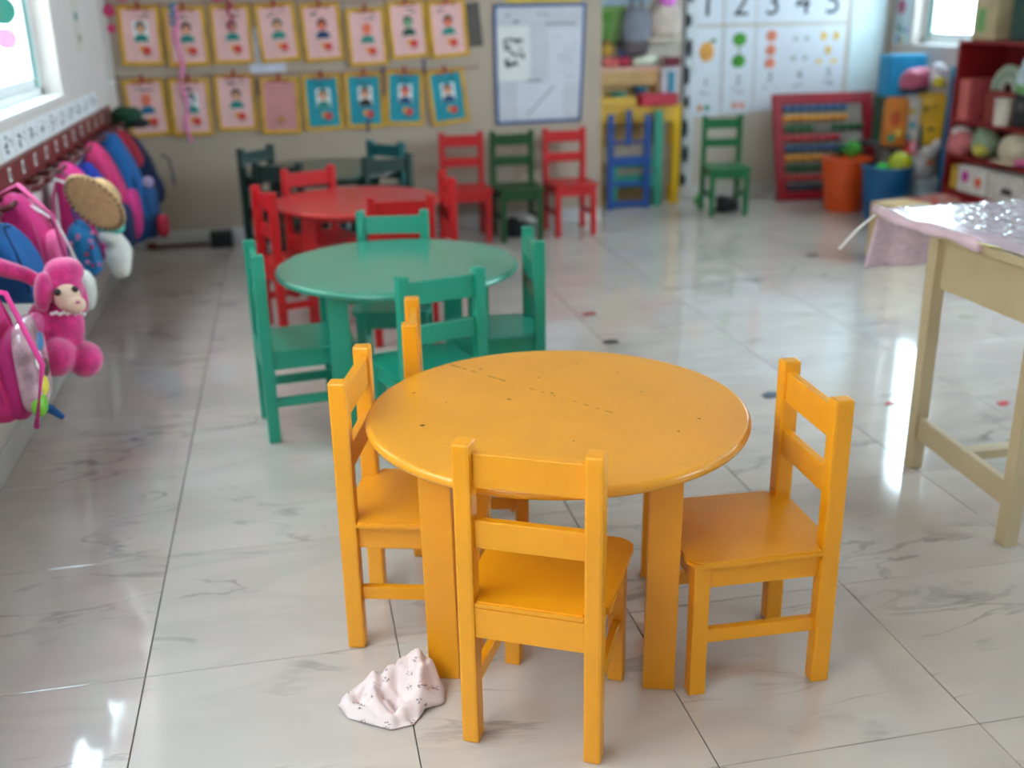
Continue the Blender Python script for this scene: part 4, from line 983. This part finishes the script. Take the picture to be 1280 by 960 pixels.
bucket('blue plastic bucket full of balls right of the orange one', 4.125, 6.80, .135, .17, .37, (10, 92, 150))
def ball(label, loc, r, rgb):
    q = thing('plastic_ball', label, 'ball', loc, group='balls in the blue bucket'); b = BM(); blob(b, (0, 0, 0), (2*r, 2*r, 2*r), 2); obj('ball', b, mat(rgb, .35, .04), q, smooth=True)
    b = BM(); tube(b, arc((0, 0, 0), r+.0005, 0, 2*PI, 24, 'xy'), .0015, 5); obj('seam', b, mat(tuple(int(v*.8) for v in rgb), .4), q)
ball('large yellow green ball on top of the blue bucket', (4.20, 6.77, .385), .085, (190, 200, 40))
ball('bright green ball in the blue bucket, left of the yellow green one', (4.05, 6.74, .35), .055, (50, 200, 50))
q = softthing('green_toy_plant', 'dark green leafy toy with a bright green ball behind the buckets', 'toy plant', (4.15, 7.41, 0), [('pot', 'lathe', (0, 0, 0), [(.07, 0), (.10, .28), (.09, .28), (.06, .01)], (30, 70, 50), {}), ('bright_ball', 'blob', (.0, -.06, .42), (.13, .12, .13), (70, 170, 60), {'p': 2})])
for k in range(7):
    a = k*.9; b = BM(); blob(b, (.08*math.cos(a), .06*math.sin(a), .36+.02*(k % 3)), (.12, .035, .05), 2, rot=Matrix.Rotation(a, 3, 'Z') @ Matrix.Rotation(R(-30), 3, 'Y')); obj('leaf', b, mat((24, 90, 54), .7), q, smooth=True)
# low bench with the pile of packets
q = thing('toy_bench', 'low dark bench in the corner carrying packets and toys', 'bench', (4.50, 7.28, 0))
b = BM(); box(b, (0, 0, .45), (.46, .52, .024), bev=.003); obj('top_board', b, mat((70, 66, 70), .6), q)
for x in (-.2, .2):
    for y in (-.23, .23):
        b = BM(); box(b, (x, y, .219), (.03, .03, .438), bev=.003); obj('leg', b, mat((70, 66, 70), .6), q)
b = BM(); box(b, (0, 0, .09), (.38, .44, .02), bev=.003); obj('shelf', b, mat((40, 48, 60), .6), q)
def pack(name, label, x, y, z, wd, dp, ht, rgb, marks, rz=0, cat='packet'):
    q = thing(name, label, cat, (x, y, z), (0, 0, R(rz)))
    b = BM(); box(b, (0, 0, ht/2), (wd, dp, ht), bev=.022, seg=3)
    for v in b.verts: v.co += v.co.normalized()*.012*noise.noise(v.co*13+Vector((len(label), 0, 0)))
    obj('pack', b, mat(rgb, .35, .05), q, smooth=True)
    b = BM(); box(b, (0, 0, ht+.004), (wd*.8, .006, .03), bev=.001); obj('top_seal', b, mat(rgb, .4, .08), q)
    for (px, pz, sx, sz, c2) in marks:
        b = BM(); prism(b, disc(px, pz, sx/2, sz/2, 12), .004, 'y', -dp/2-.003); obj('printed_mark', b, mat(c2, .5, .08), q)
    return q
pack('snack_packet', 'orange and white snack packet at the left of the corner bench', 4.345, 7.13, .462, .17, .09, .33, (222, 132, 40), [(0, .2, .07, .12, (206, 84, 34)), (.03, .1, .05, .05, (240, 210, 90)), (-.02, .06, .06, .06, (70, 160, 120))], -28)
pack('snack_packet', 'white packet with coloured dots between orange and yellow packets', 4.46, 7.11, .462, .12, .09, .34, (216, 214, 208), [(0, .25, .06, .05, (214, 190, 110)), (.01, .15, .06, .06, (110, 170, 190)), (-.02, .07, .06, .05, (90, 180, 190))], -28)
q = pack('yellow_sack', 'golden yellow sack with dark lettering on the corner bench', 4.585, 7.08, .462, .21, .09, .36, (234, 184, 30), [(-.05, .06, .03, .2, (30, 100, 110))], -30, 'sack')
b = BM(); scribble(b, -.045, .24, .09, .05, 91, 3, t=.012, off=-.054); scribble(b, -.045, .10, .09, .03, 92, 2, t=.01, off=-.054); obj('lettering', b, mat((120, 96, 50), .6), q)
q = thing('green_box', 'dark green box under the sky blue box in the corner', 'box', (4.52, 7.42, .462)); b = BM(); box(b, (0, 0, .16), (.30, .15, .32), bev=.006); obj('carton', b, mat((50, 84, 66), .5, .12), q); b = BM(); box(b, (0, 0, .326), (.305, .155, .012), bev=.002); obj('lid', b, mat((60, 96, 76), .5), q)
q = thing('blue_box', 'sky blue box on top behind the pink bag in the corner', 'box', (4.54, 7.42, .794)); b = BM(); box(b, (0, 0, .14), (.30, .15, .28), bev=.006); obj('carton', b, mat((20, 150, 206), .5), q); b = BM(); box(b, (0, 0, .287), (.305, .155, .014), bev=.002); obj('lid', b, mat((40, 164, 214), .5), q)
softthing('pink_bag', 'dusty pink cloth bag on top of the packets', 'bag', (4.47, 7.12, .84), [('body', 'blob', (0, 0, .08), (.24, .14, .17), (204, 100, 134), {'p': 2.6, 'nz': .02, 'rot': Matrix.Rotation(R(-18), 3, 'Y')}), ('base', 'blob', (-.02, -.01, .02), (.22, .13, .06), (60, 56, 78), {})])
softthing('white_plush', 'white plush toy with yellow beak beside the dusty pink bag', 'plush toy', (4.60, 7.05, .86), [('body', 'blob', (0, 0, .10), (.13, .12, .17), (232, 226, 240), {'nz': .01}), ('beak', 'blob', (-.02, -.05, .05), (.09, .07, .08), (222, 200, 60), {}), ('wing', 'blob', (.05, 0, .05), (.05, .06, .1), (226, 222, 220), {})])
q = thing('blue_roll', 'tall dark blue roll standing between packets and red bookcase', 'roll', (4.56, 6.78, 0), (0, R(1), 0)); b = BM(); lathe(b, [(.045, 0), (.048, .004), (.048, 1.02), (.04, 1.03)], 24); obj('tube', b, mat((14, 100, 150), .4, .1), q, smooth=True); b = BM(); lathe(b, [(.049, .96), (.052, .96), (.052, 1.034), (.03, 1.036)], 24); obj('cap', b, mat((30, 150, 190), .4), q, smooth=True)
softthing('white_rabbit_plush', 'white plush rabbit with pink ears below the yellow sack', 'plush toy', (4.46, 6.92, .27), [('body', 'blob', (0, 0, .07), (.16, .13, .18), (222, 220, 224), {'nz': .012}), ('head', 'blob', (.02, -.03, .17), (.11, .10, .09), (226, 222, 222), {}), ('ear', 'blob', (-.08, -.01, .2), (.05, .05, .12), (232, 150, 170), {}), ('ear', 'blob', (.10, 0, .2), (.07, .06, .13), (228, 226, 226), {'rot': Matrix.Rotation(R(35), 3, 'Y')}), ('bow', 'blob', (.02, -.075, .10), (.05, .03, .04), (226, 130, 70), {})])
q = thing('clear_tub', 'pale plastic tub of small toys under the white rabbit', 'tub', (4.47, 6.90, .002)); b = BM(); lathe(b, [(.10, .0), (.12, .01), (.135, .24), (.125, .24), (.10, .02)], 28); obj('tub', b, mat((180, 202, 216), .3), q); b = BM(); lathe(b, [(.128, .236), (.142, .236), (.142, .252), (.128, .252)], 28); obj('rim', b, mat((206, 220, 226), .3), q)
for k, rgb in enumerate([(220, 160, 110), (210, 120, 90), (40, 60, 90), (200, 210, 220)]):
    b = BM(); prism(b, disc(-.06+.04*k, .08+.03*(k % 2), .025, n=10), .004, 'y', -.137); obj('printed_mark', b, mat(rgb, .5), q)
softthing('dark_shoes_bag', 'navy cloth heap on the floor before the corner bench', 'cloth', (4.46, 6.62, .0), [('heap', 'blob', (0, 0, .055), (.30, .18, .11), (36, 46, 66), {'nz': .02}), ('fold', 'blob', (-.06, -.05, .08), (.12, .09, .07), (110, 120, 140), {'nz': .012})])
softthing('red_toy_figure', 'small red toy at the foot of the snack packets', 'toy', (4.37, 6.97, .335), [('body', 'blob', (0, 0, .10), (.06, .06, .10), (200, 40, 40), {}), ('head', 'blob', (0, -.005, .16), (.045, .045, .05), (190, 60, 50), {}), ('stand', 'lathe', (0, 0, 0), [(.03, 0), (.03, .05), (.02, .06)], (160, 40, 40), {})])
# flower poster on the right wall in the corner
q = thing('flower_poster', 'pale poster with a pink flower on the right wall by the corner', 'poster', (XR, 7.87, 1.45), (0, 0, R(-90)))
b = BM(); box(b, (0, -.004, 0), (.24, .006, .62)); obj('sheet', b, mat((214, 232, 240), .6, .02), q)
for k in range(5):
    a = 2*PI*k/5; b = BM(); prism(b, disc(-.03+.03*math.cos(a), -.03+.03*math.sin(a), .026, n=9), -.003, 'y', -.0075); obj('petal', b, mat((222, 110, 150), .6), q)
b = BM(); prism(b, rect(-.036, -.25, -.026, -.13), -.002, 'y', -.0075); prism(b, disc(-.005, -.2, .03, .014, 8), -.002, 'y', -.0075); prism(b, disc(-.055, -.18, .03, .014, 8), -.002, 'y', -.0075); obj('stem', b, mat((60, 150, 130), .6), q)
for (px, pz, rgb) in ((-.04, -.27, (90, 120, 200)), (.01, -.28, (210, 200, 110)), (.06, -.2, (170, 180, 210))):
    b = BM(); prism(b, disc(px, pz, .022, .03, 9), -.003, 'y', -.0075); obj('printed_mark', b, mat(rgb, .6), q)

# ================================================================== red bookcase along the right wall
BRED = mat((150, 28, 32), .45, .06)
q = thing('red_bookcase', 'red wooden bookcase along the right wall crowded with toys', 'bookcase', (4.58, 5.70, 0))
# local: front faces -x
for y in (-.84, .84):
    b = BM(); box(b, (0, y, .61), (.36, .026, 1.22), bev=.003); obj('side_panel', b, BRED, q)
b = BM(); box(b, (.172, 0, .61), (.014, 1.654, 1.22)); obj('back_panel', b, mat((132, 26, 30), .5), q)
for z in (.25, .47, .70):
    b = BM(); box(b, (-.006, 0, z), (.345, 1.654, .024), bev=.002); obj('shelf', b, BRED, q)
b = BM(); box(b, (0, 0, 1.208), (.36, 1.654, .024), bev=.002); obj('top_board', b, BRED, q)
b = BM(); box(b, (-.165, 0, .125), (.02, 1.654, .225), bev=.003); obj('plinth', b, mat((176, 40, 48), .5), q)
X0 = 4.50
softthing('rainbow_arch', 'pale green arched toy on the upper shelf of the red bookcase', 'toy', (X0, 6.12, .713), [('base', 'box', (0, 0, .10), (.10, .30, .20), (150, 60, 50), {'bev': .01})])
q = bpy.data.objects[[o.name for o in bpy.data.objects if o.name.startswith('rainbow_arch')][-1]]
for k, (rr, rgb) in enumerate([(.145, (176, 190, 170)), (.108, (146, 164, 150)), (.072, (186, 196, 182))]):
    b = BM(); tube(b, arc((0, 0, .20), rr, 0, PI, 16, 'yz'), .02, 10); obj('arch', b, mat(rgb, .6), q, smooth=True)
softthing('white_cup', 'white cylindrical cup on the upper shelf of the red bookcase', 'cup', (4.42, 6.03, .713), [('cup', 'lathe', (0, 0, 0), [(.046, 0), (.05, .004), (.055, .16), (.05, .16), (.044, .01)], (222, 214, 204), {}), ('rim', 'lathe', (0, 0, 0), [(.05, .158), (.057, .158), (.057, .166), (.05, .166)], (232, 228, 220), {})])
for k, rgb in enumerate([(216, 112, 108), (206, 96, 96), (226, 130, 120), (190, 80, 84)]):
    softthing('salmon_book', 'salmon pink book upright on the upper bookcase shelf, %s from the far end' % ['first', 'second', 'third', 'fourth'][k], 'book', (4.50, 6.47-.032*k, .713), [('pages', 'box', (.006, 0, .13), (.18, .02, .25), (226, 218, 206), {'bev': .001}), ('cover', 'box', (0, .012, .13), (.19, .004, .26), rgb, {'bev': .001}), ('cover', 'box', (0, -.012, .13), (.19, .004, .26), rgb, {'bev': .001}), ('spine', 'box', (-.095, 0, .13), (.006, .028, .26), rgb, {'bev': .001})], 'salmon books on the bookcase')
softthing('black_radio', 'black box shaped toy behind the white cup on the bookcase', 'toy', (4.48, 5.84, .713), [('body', 'box', (0, 0, .11), (.16, .16, .20), (36, 36, 40), {'bev': .012}), ('dial', 'blob', (-.085, 0, .13), (.02, .06, .06), (80, 80, 84), {})])
softthing('pale_blue_bag', 'pale blue plastic bag at the frame edge on the bookcase top shelf', 'bag', (4.45, 5.83, .93), [('body', 'blob', (0, 0, .11), (.18, .18, .20), (206, 226, 236), {'nz': .02}), ('base', 'blob', (0, .02, .02), (.16, .18, .08), (120, 170, 110), {'nz': .01})])
softthing('cream_hat', 'large cream hat on the middle shelf of the red bookcase', 'hat', (4.47, 5.90, .483), [('crown', 'blob', (0, 0, .10), (.22, .26, .19), (206, 196, 170), {'p': 2.2}), ('brim', 'blob', (-.01, 0, .02), (.26, .32, .03), (196, 184, 158), {}), ('pink_trim', 'blob', (-.06, -.12, .03), (.10, .08, .04), (230, 110, 170), {})])
softthing('green_plush', 'sage green plush with yellow belly on the middle bookcase shelf', 'plush toy', (4.46, 6.22, .483), [('body', 'blob', (0, 0, .10), (.16, .18, .19), (150, 170, 140), {}), ('belly', 'blob', (-.05, -.03, .06), (.10, .10, .08), (200, 190, 80), {}), ('head', 'blob', (0, .03, .17), (.10, .10, .09), (130, 156, 130), {})])
softthing('pink_cloth_heap', 'pink and white cloth heap at the far end of the bookcase', 'cloth', (4.43, 6.42, .483), [('heap', 'blob', (0, 0, .08), (.2, .18, .17), (214, 120, 126), {'nz': .02}), ('white_top', 'blob', (0, .02, .15), (.14, .13, .07), (226, 216, 218), {'nz': .012})])
softthing('white_flower_box', 'white box printed with magenta and orange flowers on the low shelf', 'box', (4.42, 6.18, .263), [('carton', 'box', (0, 0, .085), (.12, .30, .17), (232, 228, 226), {}), ('magenta_flower', 'blob', (-.06, .07, .10), (.008, .08, .08), (206, 50, 170), {'p': 2}), ('orange_flower', 'blob', (-.06, -.07, .08), (.008, .07, .07), (230, 96, 60), {'p': 2})])
softthing('white_carton', 'white carton with dark print at the right end of the low shelf', 'box', (4.42, 5.82, .263), [('carton', 'box', (0, 0, .085), (.14, .34, .17), (216, 210, 206), {}), ('dark_print', 'box', (-.072, -.02, .07), (.004, .10, .04), (60, 56, 64), {'bev': .001}), ('lid', 'box', (0, 0, .172), (.15, .35, .012), (206, 200, 196), {'bev': .002})])
softthing('yellow_tin', 'small yellow tin left of the white flower box', 'tin', (4.43, 6.42, .263), [('tin', 'lathe', (0, 0, 0), [(.05, 0), (.052, .004), (.052, .13), (.046, .134)], (214, 170, 60), {}), ('lid', 'lathe', (0, 0, .13), [(.053, 0), (.055, .003), (.055, .02), (.05, .024)], (190, 150, 60), {})])
softthing('print_carton', 'tan carton with a green print on top of the bookcase', 'box', (4.55, 6.34, 1.221), [('carton', 'box', (0, 0, .12), (.26, .24, .24), (206, 190, 150), {'bev': .006}), ('green_print', 'box', (-.131, .03, .12), (.004, .08, .14), (120, 180, 110), {'bev': .001}), ('flap', 'box', (0, -.06, .243), (.26, .11, .006), (190, 172, 132), {'bev': .002})])
softthing('teal_tin', 'teal tin on the tan carton near the top edge', 'tin', (4.55, 6.34, 1.468), [('tin', 'lathe', (0, 0, 0), [(.06, 0), (.062, .004), (.062, .12), (.055, .124)], (90, 160, 160), {}), ('lid', 'lathe', (0, 0, .12), [(.063, 0), (.065, .004), (.065, .02), (.058, .024)], (40, 60, 70), {})])
softthing('dark_green_carton', 'dark green box on the bookcase at the right frame edge', 'box', (4.58, 5.90, 1.221), [('carton', 'box', (0, 0, .17), (.28, .40, .34), (50, 84, 74), {'bev': .006}), ('lid', 'box', (0, 0, .346), (.29, .41, .02), (44, 74, 66), {'bev': .003})])
softthing('red_toy_crate', 'red plastic crate on the floor at the foot of the bookcase', 'crate', (4.20, 6.25, 0), [('crate', 'box', (0, 0, .10), (.24, .34, .20), (206, 44, 52), {'bev': .01}), ('rim', 'box', (0, 0, .205), (.26, .36, .02), (190, 36, 46), {'bev': .004}), ('contents', 'blob', (0, 0, .215), (.2, .28, .08), (196, 160, 150), {'nz': .02, 'alt': (210, 70, 60)})])
